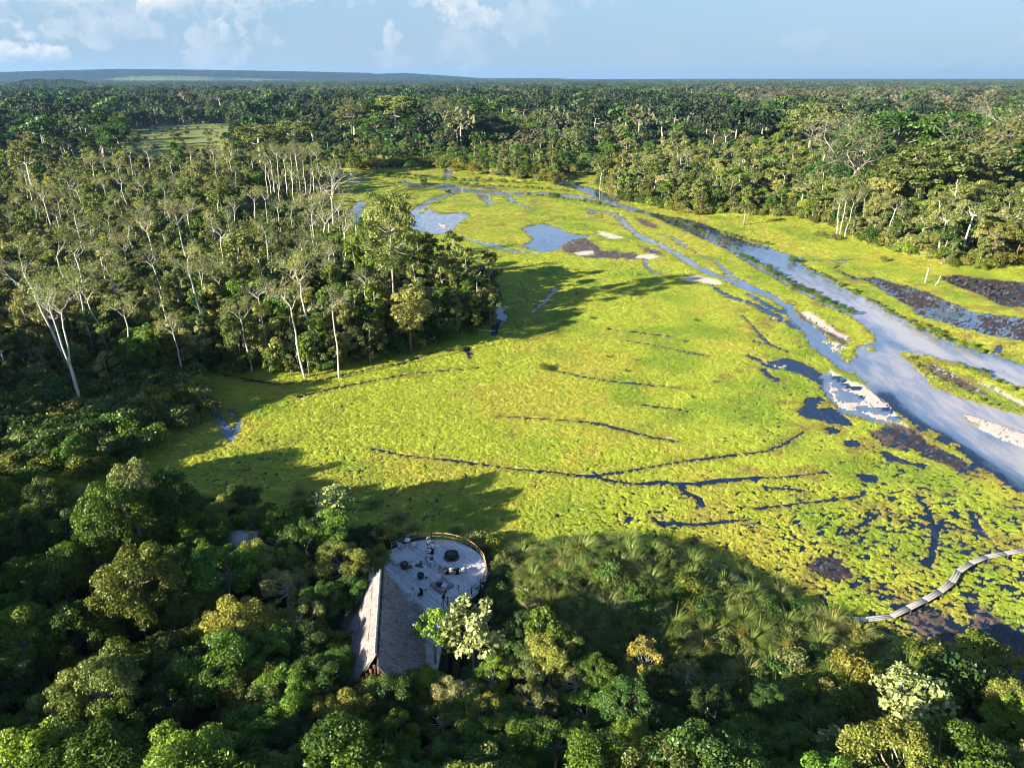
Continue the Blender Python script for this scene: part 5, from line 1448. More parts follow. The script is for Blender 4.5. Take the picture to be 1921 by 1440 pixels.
for P, n, s0, v, lab in BANKL:
    A = pxs(P); L = np.concatenate([[0], np.cumsum(np.hypot(*np.diff(A, axis=0).T))])
    for k in range(n):
        t = (k + rng.random() * .8) / n * L[-1]
        x = np.interp(t, L, A[:, 0]) + rng.normal() * .6; y = np.interp(t, L, A[:, 1]) + rng.normal() * (.6 if s0 < 2.5 else 9)
        s = s0 * (.55 + .7 * rng.random()) ; vv_ = v if rng.random() < .65 else int(rng.integers(0, 5))
        nm = 'bush' if s0 > .6 else 'low_bush'
        o = obj(nm, BUSH[vv_], None, (x, y, .12)); o.scale = (s * 1.15, s * 1.15, s); o.rotation_euler = (0, 0, rng.random() * 6.28)
        full = lab if n < 3 else describe(BUSH_LOOK[vv_][0] + ' ' + BUSH_LOOK[vv_][1], nm.replace('_', ' '), x, y, .5, [(1410,492,'the first bushes of the near bank'), (1500,545,'the middle of the near river bank'), (1590,590,'the tip of the near bank'), (1300,428,'the upper near bank'), (1520,507,'the mud pond head'), (1620,562,'the narrow green spit'), (1690,600,'the spit above the sandy water'), (1800,650,'the wide end of the spit'), (1860,668,'the gap in the spit'), (1830,700,'the upper side of the island'), (1700,672,'the dry tip of the island'), (1800,735,'the lower side of the island'),
             (1340,395,'the wooded bank'), (1200,383,'the dark upper bend'), (900,350,'the uppermost creek'), (1020,356,'the long pale creek'), (1100,380,'the brown creek bar'), (870,325,'the thicket before the creeks'), (980,333,'the river head'), (1400,452,'the far river bank'), (1180,560,'the middle of the open marsh'), (1140,717,'the long thin creek'), (1440,850,'the forked cattle track')], s / s0)
        tag(o, full, 'bush', 'low bushes along the river and creeks')
print('bushes', round(time.time() - T0, 1))

# snags and the broken palm trunk
def snag(seed, P, r, lab, bark='bark_pale', frond=False, name='dead_snag'):
    g = G(); P = np.array(P, float); g.tube(P - P[0], np.linspace(r, r * .55, len(P)), 7)
    e = empty(name, P[0]); obj('trunk', g.mesh('trunk', [M[bark]], True), e)
    if frond:
        r_ = np.random.default_rng(seed); g2 = G(); top = P[-1] - P[0]
        leaves(g2, r_, [top + np.array([1.2, 0, -.6]), top + np.array([.6, .2, .1])], [.9, .6], 160, .55, .5, .2, wide=.3)
        limb(g2, r_, top, top + np.array([1.0, .3, 1.4]), .08, .03, m=1)
        obj('fronds', g2.mesh('fronds', [M['leaf_olive'], M['bark_pale']]), e)
    tag(e, lab, 'dead tree'); return e
a, t = px(896, 600), px(896, 512, 10.6)
snag(1, [(a.x, a.y, 0), (a.x + .1, a.y, 4), (a.x, a.y, 8), (t.x, a.y, 10.6)], .24, 'broken palm trunk with hanging brown fronds on the forest point', 'bark_grey', True)
a = px(1735, 531); snag(2, [(a.x, a.y, 0), (a.x + .1, a.y, 2.2), (a.x + .2, a.y, 4.4)], .2, 'upright pale stump in the right meadow')
a = px(1756, 536); snag(3, [(a.x - .3, a.y, .2), (a.x + .2, a.y, .9), (a.x + .9, a.y + .2, 3.0)], .17, 'leaning pale stump beside the upright one in the meadow')
a = px(1152, 1118, 2.5); snag(4, [(a.x, a.y, 2.2), (a.x + .05, a.y, 3.1), (a.x + .1, a.y, 4.1)], .09, 'short grey dead stem in the hollow of the mound')
a = px(905, 622); snag(5, [(a.x - 3, a.y, .35), (a.x, a.y, .4), (a.x + 3, a.y - .5, .3)], .14, 'fallen pale log lying at the foot of the forest point', name='fallen_log')

# ------------------------------------------------------------------ deck, hut, boardwalk
M['plank'] = simple_mat('weathered_planks', (.68, .68, .68), (.44, .45, .46), 6, .7, .5, (1, 1, 1), spec=.3)
M['rail'] = simple_mat('railing_wood', (.46, .30, .15), (.30, .19, .09), 4, .7, .3)
M['post'] = simple_mat('post_wood', (.12, .09, .07), (.07, .05, .04), 4, .8, .3)
M['canvas'] = simple_mat('cream_canvas', (.84, .81, .76), (.74, .72, .68), 5, .8)
M['canvas_tan'] = simple_mat('tan_canvas', (.36, .29, .24), (.26, .2, .17), 5, .8)
M['canvas_olive'] = simple_mat('olive_canvas', (.26, .28, .20), (.2, .22, .16), 5, .8)
M['darkwood'] = simple_mat('dark_wood', (.05, .03, .025), (.03, .02, .018), 6, .5)
M['black'] = simple_mat('black_iron', (.008, .008, .008), (.014, .012, .012), 5, .5)
M['ash'] = simple_mat('grey_ash', (.06, .055, .05), (.015, .013, .012), 9, .95, .6)
M['log'] = simple_mat('charred_logs', (.22, .17, .12), (.05, .04, .03), 6, .9)
M['cushion'] = simple_mat('grey_cushion', (.66, .64, .58), (.56, .54, .50), 4, .9)
M['beanbag'] = simple_mat('taupe_beanbag', (.33, .28, .28), (.25, .21, .21), 4, .9)
M['cloth'] = simple_mat('pink_cloth', (.70, .60, .60), (.55, .46, .46), 8, .9)
M['thatch'] = simple_mat('palm_thatch', (.42, .37, .345), (.20, .165, .15), 2.5, .85, .3)
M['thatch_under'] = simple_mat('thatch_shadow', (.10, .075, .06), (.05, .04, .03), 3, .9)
M['ridge'] = simple_mat('ridge_cap', (.50, .46, .42), (.34, .31, .28), 3, .8, .3)
M['brownboard'] = simple_mat('brown_boards', (.11, .055, .035), (.06, .03, .02), 5, .7)
M['walk'] = simple_mat('walkway_planks', (.42, .39, .35), (.27, .25, .22), 5, .75, .4)
M['leafpot'] = leaf_mat('pot_plant_leaves', (.02, .05, .015), (.06, .12, .03))
M['glass'] = simple_mat('white_cup', (.8, .8, .8), (.7, .7, .7), 5, .3)

DZ = 2.2
DC = px(803.5, 1074, DZ)
DR = 6.72
FLOOR = np.array([[-8.2, -2.2], [-3.5, -6.2], [-3.2, -17], [2.4, -17], [3.0, -4.8]])   # part under and beside the hut, relative to DC
def on_deck(x, y):
    q = FLOOR; ins = False
    for i in range(len(q)):
        ax, ay = q[i]; bx, by = q[(i + 1) % len(q)]
        if (ay > y) != (by > y) and x < (bx - ax) * (y - ay) / (by - ay) + ax: ins = not ins
    return ins or x * x + y * y < DR * DR
deck = empty('round_deck', (DC.x, DC.y, 0))
tag(deck, 'round weathered timber deck on posts beside the thatched hut', 'deck')
pd = np.array([.66, -.75]); pd /= np.linalg.norm(pd); pn = np.array([-pd[1], pd[0]])
PW_ = .205
gpl = G(); gpl.box((0, 0, 0), (.5, PW_ / 2 - .009, .02)); plank_me = gpl.mesh('plank', [M['plank']])
rp = np.random.default_rng(3)
ang = math.atan2(pd[1], pd[0])
u = -12.0
while u < 14:
    ts = np.arange(-16, 22, .05)
    ins = np.array([on_deck(*(pn * u + pd * t)) for t in ts])
    k = 0
    while k < len(ts):
        if ins[k]:
            j = k
            while j + 1 < len(ts) and ins[j + 1]: j += 1
            a0, b0 = ts[k], ts[j]
            cuts = [a0]
            nx_ = a0 + 2.5 + 2.6 * rp.random()
            while nx_ < b0 - 1.2: cuts.append(nx_); nx_ += 3.6 + .8 * rp.random()
            cuts.append(b0)
            for c0, c1 in zip(cuts[:-1], cuts[1:]):
                if c1 - c0 < .15: continue
                o = obj('plank', plank_me, deck); cxy = pn * u + pd * (c0 + c1) / 2
                o.location = (cxy[0], cxy[1], DZ - .02 + rp.normal() * .003); o.scale = (c1 - c0 - .015, 1, 1); o.rotation_euler = (rp.normal() * .006, 0, ang)
            k = j
        k += 1
    u += PW_
# rim board and posts below
g = G()
th = np.linspace(-2.4, 3.4, 60)
g.tube([[ (DR + .04) * math.cos(t), (DR + .04) * math.sin(t), DZ - .13] for t in th], .09, 6); obj('rim_beam', g.mesh('rim_beam', [M['plank']], True), deck)
g = G(); g.tube([[0, 0, -.6], [0, 0, DZ - .1]], .11, 7); pm = g.mesh('support_post', [M['post']], True)
for t in np.linspace(0, 6.28, 17)[:-1]:
    o = obj('support_post', pm, deck); o.location = ((DR - .3) * math.cos(t), (DR - .3) * math.sin(t), 0)
for (x, y) in [(-3, -9), (-3, -12), (2.1, -9), (2.1, -13), (0, 0), (3, 0), (-3, 1), (0, 3.5), (0, -3.5)]:
    o = obj('support_post', pm, deck); o.location = (x, y, 0)

# railing
rail = empty('deck_railing', (DC.x, DC.y, DZ)); tag(rail, 'two-rail timber railing curving round the deck', 'railing')
PP = [px(x, y, DZ + 1.0) for x, y in [(727,1013),(755,1003),(782,997),(810,994),(836,996),(860,1001),(881,1009),(897,1022),(908,1040),(912,1060),(908,1080),(900,1088),(884,1104),(861,1114),(839,1122)]]
pts = []
for p_ in PP:
    v = Vector((p_.x - DC.x, p_.y - DC.y, 0)); v = v.normalized() * (DR - .02); pts.append(v)
pts[-1] = Vector((PP[-1].x - DC.x, PP[-1].y - DC.y, 0))
e1 = px(845, 1146, DZ + .6); pts.append(Vector((e1.x - DC.x, e1.y - DC.y, 0)))
g = G(); g.tube([[0, 0, -.1], [0, 0, 1.08]], .05, 7); post_rail = g.mesh('post', [M['rail']], True)
g = G(); g.tube([[0, 0, -.1], [0, 0, 1.22]], .075, 7); post_dark = g.mesh('post', [M['post']], True)
g = G(); g.tube([[-.5, 0, 0], [0, 0, .03], [.5, 0, 0]], [.045, .042, .038], 7); bar_me = g.mesh('rail', [M['rail']], True)
for i, v in enumerate(pts):
    dk = i in (1, 2, 3, 11, 12, 13, 14)
    o = obj('post', post_dark if dk else post_rail, rail); o.location = v
    if i + 1 < len(pts):
        w = pts[i + 1]; d = w - v
        for hgt in (1.0, .55):
            o = obj('rail', bar_me, rail); o.location = (v + w) / 2 + Vector((0, 0, hgt + rp.normal() * .015)); o.scale = (d.length * 1.03, 1, 1); o.rotation_euler = (0, 0, math.atan2(d.y, d.x))

# hut
A = px(718, 1068, 8.2); B = px(708, 1226, 8.2)
ax = (B - A); Lr = ax.length; ax.normalize(); perp = Vector((-ax.y, ax.x, 0));
if perp.x < 0: perp = -perp
hut = empty('thatched_hut', (A.x, A.y, DZ))
tag(hut, 'long thatched hut with a grey palm-leaf roof beside the round deck', 'hut')
RZ = 8.2 - DZ
ax2 = np.array([ax.x, ax.y, 0]); pr2 = np.array([perp.x, perp.y, 0])
def rp3(t, o_, z): return ax2 * t + pr2 * o_ + np.array([0, 0, z])
def roof_sheet(name, prof, t0, t1, matn, th=.22, bulge=0.0):
    g = G(); nt = 14; V = []
    for s in range(nt + 1):
        t = t0 + (t1 - t0) * s / nt
        for (o_, z, f) in prof:
            tt = t + f * (1 if s > nt / 2 else -1) * abs(2 * s / nt - 1) * 1.0
            V.append(rp3(tt, o_, z))
    k = len(prof); V = np.array(V); 
    Q = [[s * k + j, s * k + j + 1, (s + 1) * k + j + 1, (s + 1) * k + j] for s in range(nt) for j in range(k - 1)]
    V2 = V - np.array([0, 0, th]); n = len(V)
    Q2 = [[a_ + n for a_ in q[::-1]] for q in Q]
    E = [[s * k, (s + 1) * k, (s + 1) * k + n, s * k + n] for s in range(nt)] + [[s * k + k - 1, s * k + k - 1 + n, (s + 1) * k + k - 1 + n, (s + 1) * k + k - 1] for s in range(nt)]
    E += [[j, j + n, j + 1 + n, j + 1] for j in range(k - 1)] + [[nt * k + j, nt * k + j + 1, nt * k + j + 1 + n, nt * k + j + n] for j in range(k - 1)]
    g.add(np.vstack([V, V2]), Q + Q2 + E)
    return g.mesh(name, [M[matn]])
LEFTP = [(0.0, RZ, .0), (-.9, RZ - 1.15, -.1), (-2.0, RZ - 2.5, -.25), (-3.2, RZ - 3.9, -.5), (-4.1, RZ - 4.9, -.8)]
RIGHTP = [(0.0, RZ, .0), (.7, RZ - 1.0, -.1), (1.5, RZ - 2.2, -.5), (2.3, RZ - 3.3, -1.2)]
LEANP = [(2.2, RZ - 3.35, -.1), (2.6, RZ - 3.38, .0), (3.0, RZ - 3.55, .0), (3.4, RZ - 3.9, -.1)]
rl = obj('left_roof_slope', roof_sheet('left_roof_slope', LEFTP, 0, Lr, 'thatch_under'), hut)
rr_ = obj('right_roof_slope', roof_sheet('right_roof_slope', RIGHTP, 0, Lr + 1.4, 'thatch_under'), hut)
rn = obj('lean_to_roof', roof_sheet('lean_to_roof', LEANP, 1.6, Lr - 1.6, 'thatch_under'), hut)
def straw(name, prof, t0, t1, n, par, seed, ln=1.0):
    r_ = np.random.default_rng(seed); prof = np.array(prof)
    seg = np.hypot(np.diff(prof[:, 0]), np.diff(prof[:, 1])); L = np.concatenate([[0], np.cumsum(seg)])
    g = G(); u_ = r_.random(n); q = u_ * L[-1]; t = t0 + (t1 - t0) * r_.random(n)
    course = np.floor(q / .42) * .42 + .42 * r_.random(n) ** .5
    q = np.clip(course, 0, L[-1])
    f = np.interp(q, L, prof[:, 2]); mid = (t0 + t1) / 2; t = mid + (t - mid) * (1 + 2 * f / (t1 - t0))
    O = np.interp(q, L, prof[:, 0]); Z = np.interp(q, L, prof[:, 1])
    q2 = np.minimum(q + .05, L[-1] + .05); O2 = np.interp(q2, L, prof[:, 0]); Z2 = np.interp(q2, L, prof[:, 1])
    dn = np.stack([O2 - O, Z2 - Z], 1) + np.array([.0001 * np.sign(prof[-1, 0]), -.0001]); dn /= np.linalg.norm(dn, axis=1)[:, None]
    P = ax2[None] * t[:, None] + pr2[None] * O[:, None]; P[:, 2] += Z
    D = pr2[None] * dn[:, :1]; D[:, 2] += dn[:, 1]
    NN = np.cross(np.broadcast_to(ax2, D.shape), D); NN *= np.sign(NN[:, 2:3] + 1e-9)
    sk = r_.normal(size=n) * .75
    D = D + ax2[None] * sk[:, None]; D /= np.linalg.norm(D, axis=1)[:, None]
    S = np.cross(D, NN)
    l = ln * (.35 + .8 * r_.random(n)); w_ = .018 + .03 * r_.random(n)
    lift = .02 + .07 * r_.random(n); lift2 = .03 + .10 * r_.random(n)
    a_ = P + NN * lift[:, None]; b_ = P + D * l[:, None] + NN * lift2[:, None]
    V = np.stack([a_ - S * w_[:, None], a_ + S * w_[:, None], b_ + S * w_[:, None] * .4, b_ - S * w_[:, None] * .4], 1).reshape(-1, 3)
    g.add(V, np.arange(4 * n).reshape(-1, 4), tint=np.repeat(r_.random(n), 4))
    o = obj(name, g.mesh(name, [M['straw']]), par); o['kind'] = 'stuff'; return o
m, b = new_mat('straw')
at = b.n('ShaderNodeAttribute', attribute_name='tint')
c = b.mix(b.ss(at.outputs['Fac'], .1, 1.0), (.10, .078, .068), (.46, .41, .385))
p = b.n('ShaderNodeBsdfPrincipled'); b.link(c, p.inputs['Base Color']); p.inputs['Roughness'].default_value = .8
o = b.n('ShaderNodeOutputMaterial'); b.link(p.outputs[0], o.inputs[0]); M['straw'] = m
straw('thatch', LEFTP, 0, Lr, 16000, rl, 1)
straw('thatch', RIGHTP, 0, Lr + 1.4, 12000, rr_, 2)
straw('thatch', LEANP, 1.6, Lr - 1.6, 11000, rn, 3)
g = G(); n_ = 26
for k in range(n_):
    t = Lr * (k + .5) / n_
    o = None
gcap = G(); gcap.box((0, 0, 0), (Lr / n_ * .53, .16, .03)); cap_me = gcap.mesh('ridge_tile', [M['ridge']])
for k in range(n_):
    t = Lr * (k + .5) / n_
    for sg in (-1,):  # left side only; their pale colour also paints the slope's sunlit edge
        o = obj('ridge_bundle', cap_me, hut); p3 = rp3(t, sg * .17, RZ + .03 + rp.normal() * .012)
        R = Matrix((ax, perp, Vector((0, 0, 1)))).transposed().to_4x4() @ Matrix.Rotation(.9 * -sg * (-1), 4, 'X') @ Matrix.Rotation(rp.normal() * .03, 4, 'Z')
        o.matrix_local = Matrix.Translation(p3) @ R
for off, t0, t1 in [(-1.05, .8, Lr - .8), (-2.15, .6, Lr * .5)]:
    g = G(); zz = np.interp(-off, [0, .9, 2.0, 3.2, 4.1], [RZ, RZ - 1.15, RZ - 2.5, RZ - 3.9, RZ - 4.9]) + .14
    g.tube([rp3(t, off + .03 * math.sin(t * 2.1), zz + .03 * math.sin(t * 3)) for t in np.linspace(t0, t1, 14)], .035, 5); obj('roof_pole', g.mesh('roof_pole', [M['darkwood']]), hut)
g = G(); g.box((0, 0, 0), (.03, .16, .5)); bm_ = g.mesh('gable_board', [M['brownboard']])
for k in range(9):
    off = -2.4 + k * .35; o = obj('gable_board', bm_, hut)
    hh = RZ + off * 1.18 - .45 if off < 0 else RZ - .9
    o.location = rp3(Lr + .25, off, hh - .75); o.scale = (1, 1, 1.4); o.rotation_euler = (0, .12, math.atan2(ax.y, ax.x))
g = G(); g.tube([[0, 0, -DZ], [0, 0, RZ - 3.4]], .09, 7); hp = g.mesh('roof_post', [M['post']], True)
for t in (1.5, 5, 8.5, Lr - .8):
    for off in (-3.0, 2.2):
        o = obj('roof_post', hp, hut); o.location = rp3(t, off, 0)
# little pale roof glimpsed among the trees
h2 = px(452, 1003, 6.0)
sh = empty('small_hut', (h2.x, h2.y, 1.3)); tag(sh, 'small hut whose pale roof shows between the jungle crowns', 'hut')
g = G(); R0 = Matrix.Rotation(.25, 3, 'X')
g.box((0, -.9, 4.5), (2.0, 1.1, .06), Matrix.Rotation(.45, 3, 'X')); obj('front_roof_slope', g.mesh('front_roof_slope', [M['ridge']]), sh)
g = G(); g.box((0, .95, 4.5), (2.0, 1.1, .06), Matrix.Rotation(-.45, 3, 'X')); obj('back_roof_slope', g.mesh('back_roof_slope', [M['thatch']]), sh)
g = G(); g.box((0, 0, 1.9), (1.7, 1.5, 1.9)); obj('wall', g.mesh('wall', [M['brownboard']]), sh)

# furniture
def at_deck(x, y, z=0.0): return px(x, y, DZ + z)
def face(p, q): return math.atan2(q.y - p.y, q.x - p.x) - math.pi / 2     # local +y looks at q
CH_ME = {}
def chair(loc, rz, canv, label, group='canvas chairs on the deck', first={}):
    if canv not in CH_ME:
        d = {}
        g = G(); g.box((0, 0, .46), (.26, .24, .018)); d['seat'] = (g.mesh('seat', [M[canv]]), [(0, 0, 0)])
        g = G(); g.box((0, -.27, .80), (.27, .018, .12), Matrix.Rotation(-.12, 3, 'X')); d['backrest'] = (g.mesh('backrest', [M[canv]]), [(0, 0, 0)])
        g = G(); g.box((0, 0, .68), (.03, .27, .018)); d['armrest'] = (g.mesh('armrest', [M['darkwood']]), [(-.29, 0, 0), (.29, 0, 0)])
        g = G(); g.seg((0, -.24, 0), (0, .24, 0), .02, 5)
        g = G(); g.seg((0, -.25, 0), (0, -.27, .92), .018, 5); g2 = G(); g2.seg((0, .24, 0), (0, .24, .68), .018, 5)
        d['rear_leg'] = (g.mesh('rear_leg', [M['darkwood']]), [(-.29, 0, 0), (.29, 0, 0)]); d['front_leg'] = (g2.mesh('front_leg', [M['darkwood']]), [(-.29, 0, 0), (.29, 0, 0)])
        g = G(); g.seg((-.29, 0, .04), (.29, 0, .44), .016, 5); g.seg((.29, 0, .04), (-.29, 0, .44), .016, 5); d['cross_brace'] = (g.mesh('cross_brace', [M['darkwood']]), [(0, .22, 0), (0, -.24, 0)])
        CH_ME[canv] = d
    e = empty('canvas_chair', loc, rz)
    for nm, (me, offs) in CH_ME[canv].items():
        for of in offs:
            o = obj(nm, me, e); o.location = of
    e.scale = (1.22, 1.22, 1.08)
    tag(e, label, 'chair', group); return e
fire = at_deck(847, 1045)
ctr = fire
def ch(x, y, canv, label, look=None):
    p_ = at_deck(x, y, .25); p_.z = DZ; chair(p_, face(p_, look or fire), canv, label)
ch(807, 1018, 'canvas', 'cream canvas chair at the far end of the arc by the sunlit boards')
ch(809.5, 1026, 'canvas', 'second cream canvas chair from the far end of the arc')
ch(804, 1036.5, 'canvas', 'third cream canvas chair down the arc, beside the black side table')
ch(803.5, 1047, 'canvas', 'fourth cream canvas chair down the arc')
ch(809.5, 1058, 'canvas', 'nearest cream canvas chair of the arc, leaning its seat to the fire bowl')
ch(829.5, 1069, 'canvas_tan', 'tan canvas chair at the left of the front row')
ch(848, 1072, 'canvas_olive', 'olive canvas chair between the two black stools')
ch(868, 1072, 'canvas', 'cream canvas chair at the right end of the front row')
tb = at_deck(764, 1020); 
ch(752, 1025, 'canvas', 'cream canvas chair left of the small white table', tb)
ch(774.5, 1024.5, 'canvas', 'cream canvas chair right of the small white table', tb)
def stool(x, y, label, h=.5, r=.2, name='black_stool', cat='stool', grp='black hourglass stools'):
    p_ = at_deck(x, y); e = empty(name, p_)
    g = G(); g.lathe([(0, h), (r, h), (r * 1.02, h - .05), (r * .9, h - .06)], n=14); obj('seat', g.mesh('seat', [M['black']], True), e)
    g = G(); g.lathe([(r * .88, h - .06), (r * .6, h * .5), (r * .95, .0), (0, 0)], n=14); obj('base', g.mesh('base', [M['black']], True), e)
    tag(e, label, cat, grp)
stool(839, 1075.5, 'black hourglass stool between the tan and the olive chair', .62, .26)
stool(858, 1075.5, 'black hourglass stool between the olive and the cream chair', .62, .26)
stool(811, 1037, 'black side table in the gap of the chair arc', .5, .25, 'side_table', 'side table', 'black side tables in the chair arc')
stool(810, 1052, 'black side table lower down the chair arc', .45, .22, 'side_table', 'side table', 'black side tables in the chair arc')
# fire bowl
e = empty('fire_pit', fire); tag(e, 'round black fire pit heaped with grey charred wood on the deck', 'fire pit')
g = G(); g.lathe([(.95, 0), (.95, .04), (.78, .05)], n=20); obj('hearth_plate', g.mesh('hearth_plate', [M['post']], True), e)
g = G(); g.lathe([(.70, .05), (.82, .25), (.84, .52), (.76, .53), (.70, .40)], n=20); obj('bowl', g.mesh('bowl', [M['black']], True), e)
g = G(); g.lathe([(.73, .40), (.45, .47), (0, .52)], n=16); obj('ash', g.mesh('ash', [M['ash']], True), e)
for k in range(9):
    g = G(); a_ = k * .75; l = .35 + .25 * rp.random(); cxx, cyy = rp.normal() * .18, rp.normal() * .18
    g.tube([[cxx - l * math.cos(a_), cyy - l * math.sin(a_), .45], [cxx + l * math.cos(a_), cyy + l * math.sin(a_), .62 + .1 * rp.random()]], .045, 6); obj('log', g.mesh('log', [M['log']]), e)
# white table with cups
e = empty('small_table', tb); tag(e, 'small white table with cups between two cream chairs', 'table')
g = G(); g.lathe([(0, .62), (.42, .62), (.42, .58), (0, .58)], n=18); obj('table_top', g.mesh('table_top', [M['canvas']], True), e)
for k in range(4):
    g = G(); g.seg((.3 * math.cos(k * 1.57), .3 * math.sin(k * 1.57), 0), (.2 * math.cos(k * 1.57), .2 * math.sin(k * 1.57), .58), .02, 5); obj('leg', g.mesh('leg', [M['darkwood']]), e)
for k, (x, y) in enumerate([(.1, .12), (-.15, -.08)]):
    g = G(); g.lathe([(0, 0), (.05, 0), (.06, .1), (.05, .1), (.04, .02)], n=10); o = obj('cup', g.mesh('cup', [M['glass']], True)); o.location = tb + Vector((x, y, .62)); tag(o, ['white cup at the far side of the small table', 'white cup at the near side of the small table'][k], 'cup', 'cups on the small table')
def soft(name, mat, w, d, h, k=10, sag=0.0, corner=0.0):
    g = G(); V = []; Q = []
    n = k
    for lay, zz in ((0, 0.0), (1, .5), (2, 1.0)):
        pass
    us_ = np.linspace(-1, 1, n)
    def zf(a_, b_):
        e_ = max(abs(a_), abs(b_)); top = h * (1 - .45 * e_ ** 6) - sag * (1 - e_ ** 2) + corner * (abs(a_) * abs(b_)) ** 2 + .02 * math.sin(5 * a_ + 3 * b_)
        return top
    top = [[a_ * w * (1 - .06 * b_ * b_), b_ * d * (1 - .06 * a_ * a_), zf(a_, b_)] for b_ in us_ for a_ in us_]
    bot = [[a_ * w * .97, b_ * d * .97, 0.01] for b_ in us_ for a_ in us_]
    N = n * n
    for j in range(n - 1):
        for i in range(n - 1):
            q = [j * n + i, j * n + i + 1, (j + 1) * n + i + 1, (j + 1) * n + i]; Q.append(q); Q.append([x + N for x in q[::-1]])
    edge_ = [i for i in range(n)] + [j * n + n - 1 for j in range(1, n)] + [(n - 1) * n + i for i in range(n - 2, -1, -1)] + [j * n for j in range(n - 2, 0, -1)]
    for a_, b_ in zip(edge_, edge_[1:] + edge_[:1]): Q.append([a_, a_ + N, b_ + N, b_])
    g.add(np.array(top + bot), Q)
    return g.mesh(name, [M[mat]], True)
lm_ = soft('mattress', 'cushion', .75, .9, .42)
for (x, y, rz, lab) in [(758, 1049.5, .62, 'pale grey square cushion lounger nearer the fire bowl'), (746, 1051, .55, 'pale grey cushion lounger partly under the tree')]:
    o = obj('floor_lounger', lm_, None, at_deck(x, y, .0)); o.rotation_euler = (0, 0, rz); tag(o, lab, 'cushion', 'pale floor cushions on the deck')
bb = at_deck(829, 1099)
o = obj('beanbag', soft('beanbag', 'beanbag', 1.0, 1.0, .34, 14, .12, .22), None, bb); o.rotation_euler = (0, 0, .75); tag(o, 'large square taupe beanbag with upturned corners near the hut', 'beanbag')
o = obj('dark_cushion', soft('dark_cushion', 'black', .38, .3, .24), None, at_deck(824.5, 1096.5, .30)); o.rotation_euler = (.1, .2, .4); tag(o, 'black cushion lying on the taupe beanbag', 'cushion')
r_ = np.random.default_rng(9); o = obj('crumpled_blanket', soft('crumpled_blanket', 'cloth', .36, .3, .14, 12, 0, .1), None, at_deck(834, 1098, .30)); o.rotation_euler = (.15, -.1, 1.1); tag(o, 'pale pink crumpled blanket on the taupe beanbag', 'blanket')
o = obj('folded_paper', soft('folded_paper', 'glass', .12, .1, .03), None, at_deck(830, 1106, .28)); tag(o, 'small white folded paper at the front corner of the beanbag', 'paper')
# two dark chairs left
for (x, y, lab, k) in [(759, 1064.5, 'dark round tub seat left of the dark low table', 0), (768, 1068, 'dark low slatted table beside the tub seat', 1)]:
    p_ = at_deck(x, y)
    if k == 0:
        e = empty('tub_seat', p_); tag(e, lab, 'seat')
        g = G(); g.lathe([(.0, .32), (.36, .34), (.40, .05), (.36, 0)], n=16); obj('seat', g.mesh('seat', [M['darkwood']], True), e)
        g = G(); g.tube([[.38 * math.cos(t), .38 * math.sin(t), .42 + .18 * math.sin(t)] for t in np.linspace(-.3, 3.5, 12)], .10, 7); obj('backrest', g.mesh('backrest', [M['darkwood']], True), e)
    else:
        e = empty('low_table', p_, .5); tag(e, lab, 'table')
        for q in range(5):
            g = G(); g.box((0, -.24 + q * .12, .38), (.38, .05, .02)); obj('slat', g.mesh('slat', [M['post']]), e)
        for q in ((.33, .24), (-.33, .24), (.33, -.24), (-.33, -.24)):
            g = G(); g.seg((q[0], q[1], 0), (q[0], q[1], .37), .025, 5); obj('leg', g.mesh('leg', [M['post']]), e)
# potted plant
pp = at_deck(789.5, 1083.5)
e = empty('potted_plant', pp); tag(e, 'tall leafy plant in a dark round pot in the middle of the deck', 'potted plant')
g = G(); g.lathe([(0, 0), (.30, 0), (.40, .30), (.38, .56), (.32, .57), (.30, .45), (0, .45)], n=16); obj('pot', g.mesh('pot', [M['darkwood']], True), e)
g = G(); g.tube([[0, 0, .4], [-.12, .05, 1.1], [-.18, .1, 1.9]], [.035, .03, .02], 6); obj('stem', g.mesh('stem', [M['bark_brown']]), e)
for k in range(9):
    a_ = k * .9; g = G(); zt = 1.35 + .07 * k; c0 = np.array([-.15, .08, zt]); d_ = np.array([math.cos(a_), math.sin(a_), .25]); sd = np.array([-math.sin(a_), math.cos(a_), 0])
    ll = .55; V = [c0, c0 + d_ * ll * .4 + sd * .15, c0 + d_ * ll * .8 + sd * .12, c0 + d_ * ll * 1.1 - np.array([0, 0, .15]), c0 + d_ * ll * .8 - sd * .12, c0 + d_ * ll * .4 - sd * .15, c0 + d_ * ll * .5 - np.array([0, 0, .03])]
    g.add(V, T=[[0, 1, 6], [1, 2, 6], [2, 3, 6], [3, 4, 6], [4, 5, 6], [5, 0, 6]], tint=.5); obj('leaf', g.mesh('leaf', [M['leafpot']]), e)
# telescope on its tripod
tp = at_deck(833, 1138); tp.z = DZ
e = empty('telescope', tp); tag(e, 'black telescope on a tall tripod near the corner of the railing', 'telescope')
for k in range(3):
    a_ = k * 2.094 + .4; g = G(); g.seg((.42 * math.cos(a_), .42 * math.sin(a_), 0), (0, 0, 1.25), .035, 6); obj('leg', g.mesh('leg', [M['black']]), e)
g = G(); g.seg((0, 0, 1.1), (0, 0, 1.5), .06, 8); obj('column', g.mesh('column', [M['black']]), e)
g = G(); g.tube([[-.18, -.35, 1.42], [0, 0, 1.55], [.25, .5, 1.72]], [.06, .085, .10], 10); obj('tube', g.mesh('tube', [M['black']], True), e)
g = G(); g.box((.05, -.05, 1.38), (.12, .14, .12)); obj('mount', g.mesh('mount', [M['black']]), e)
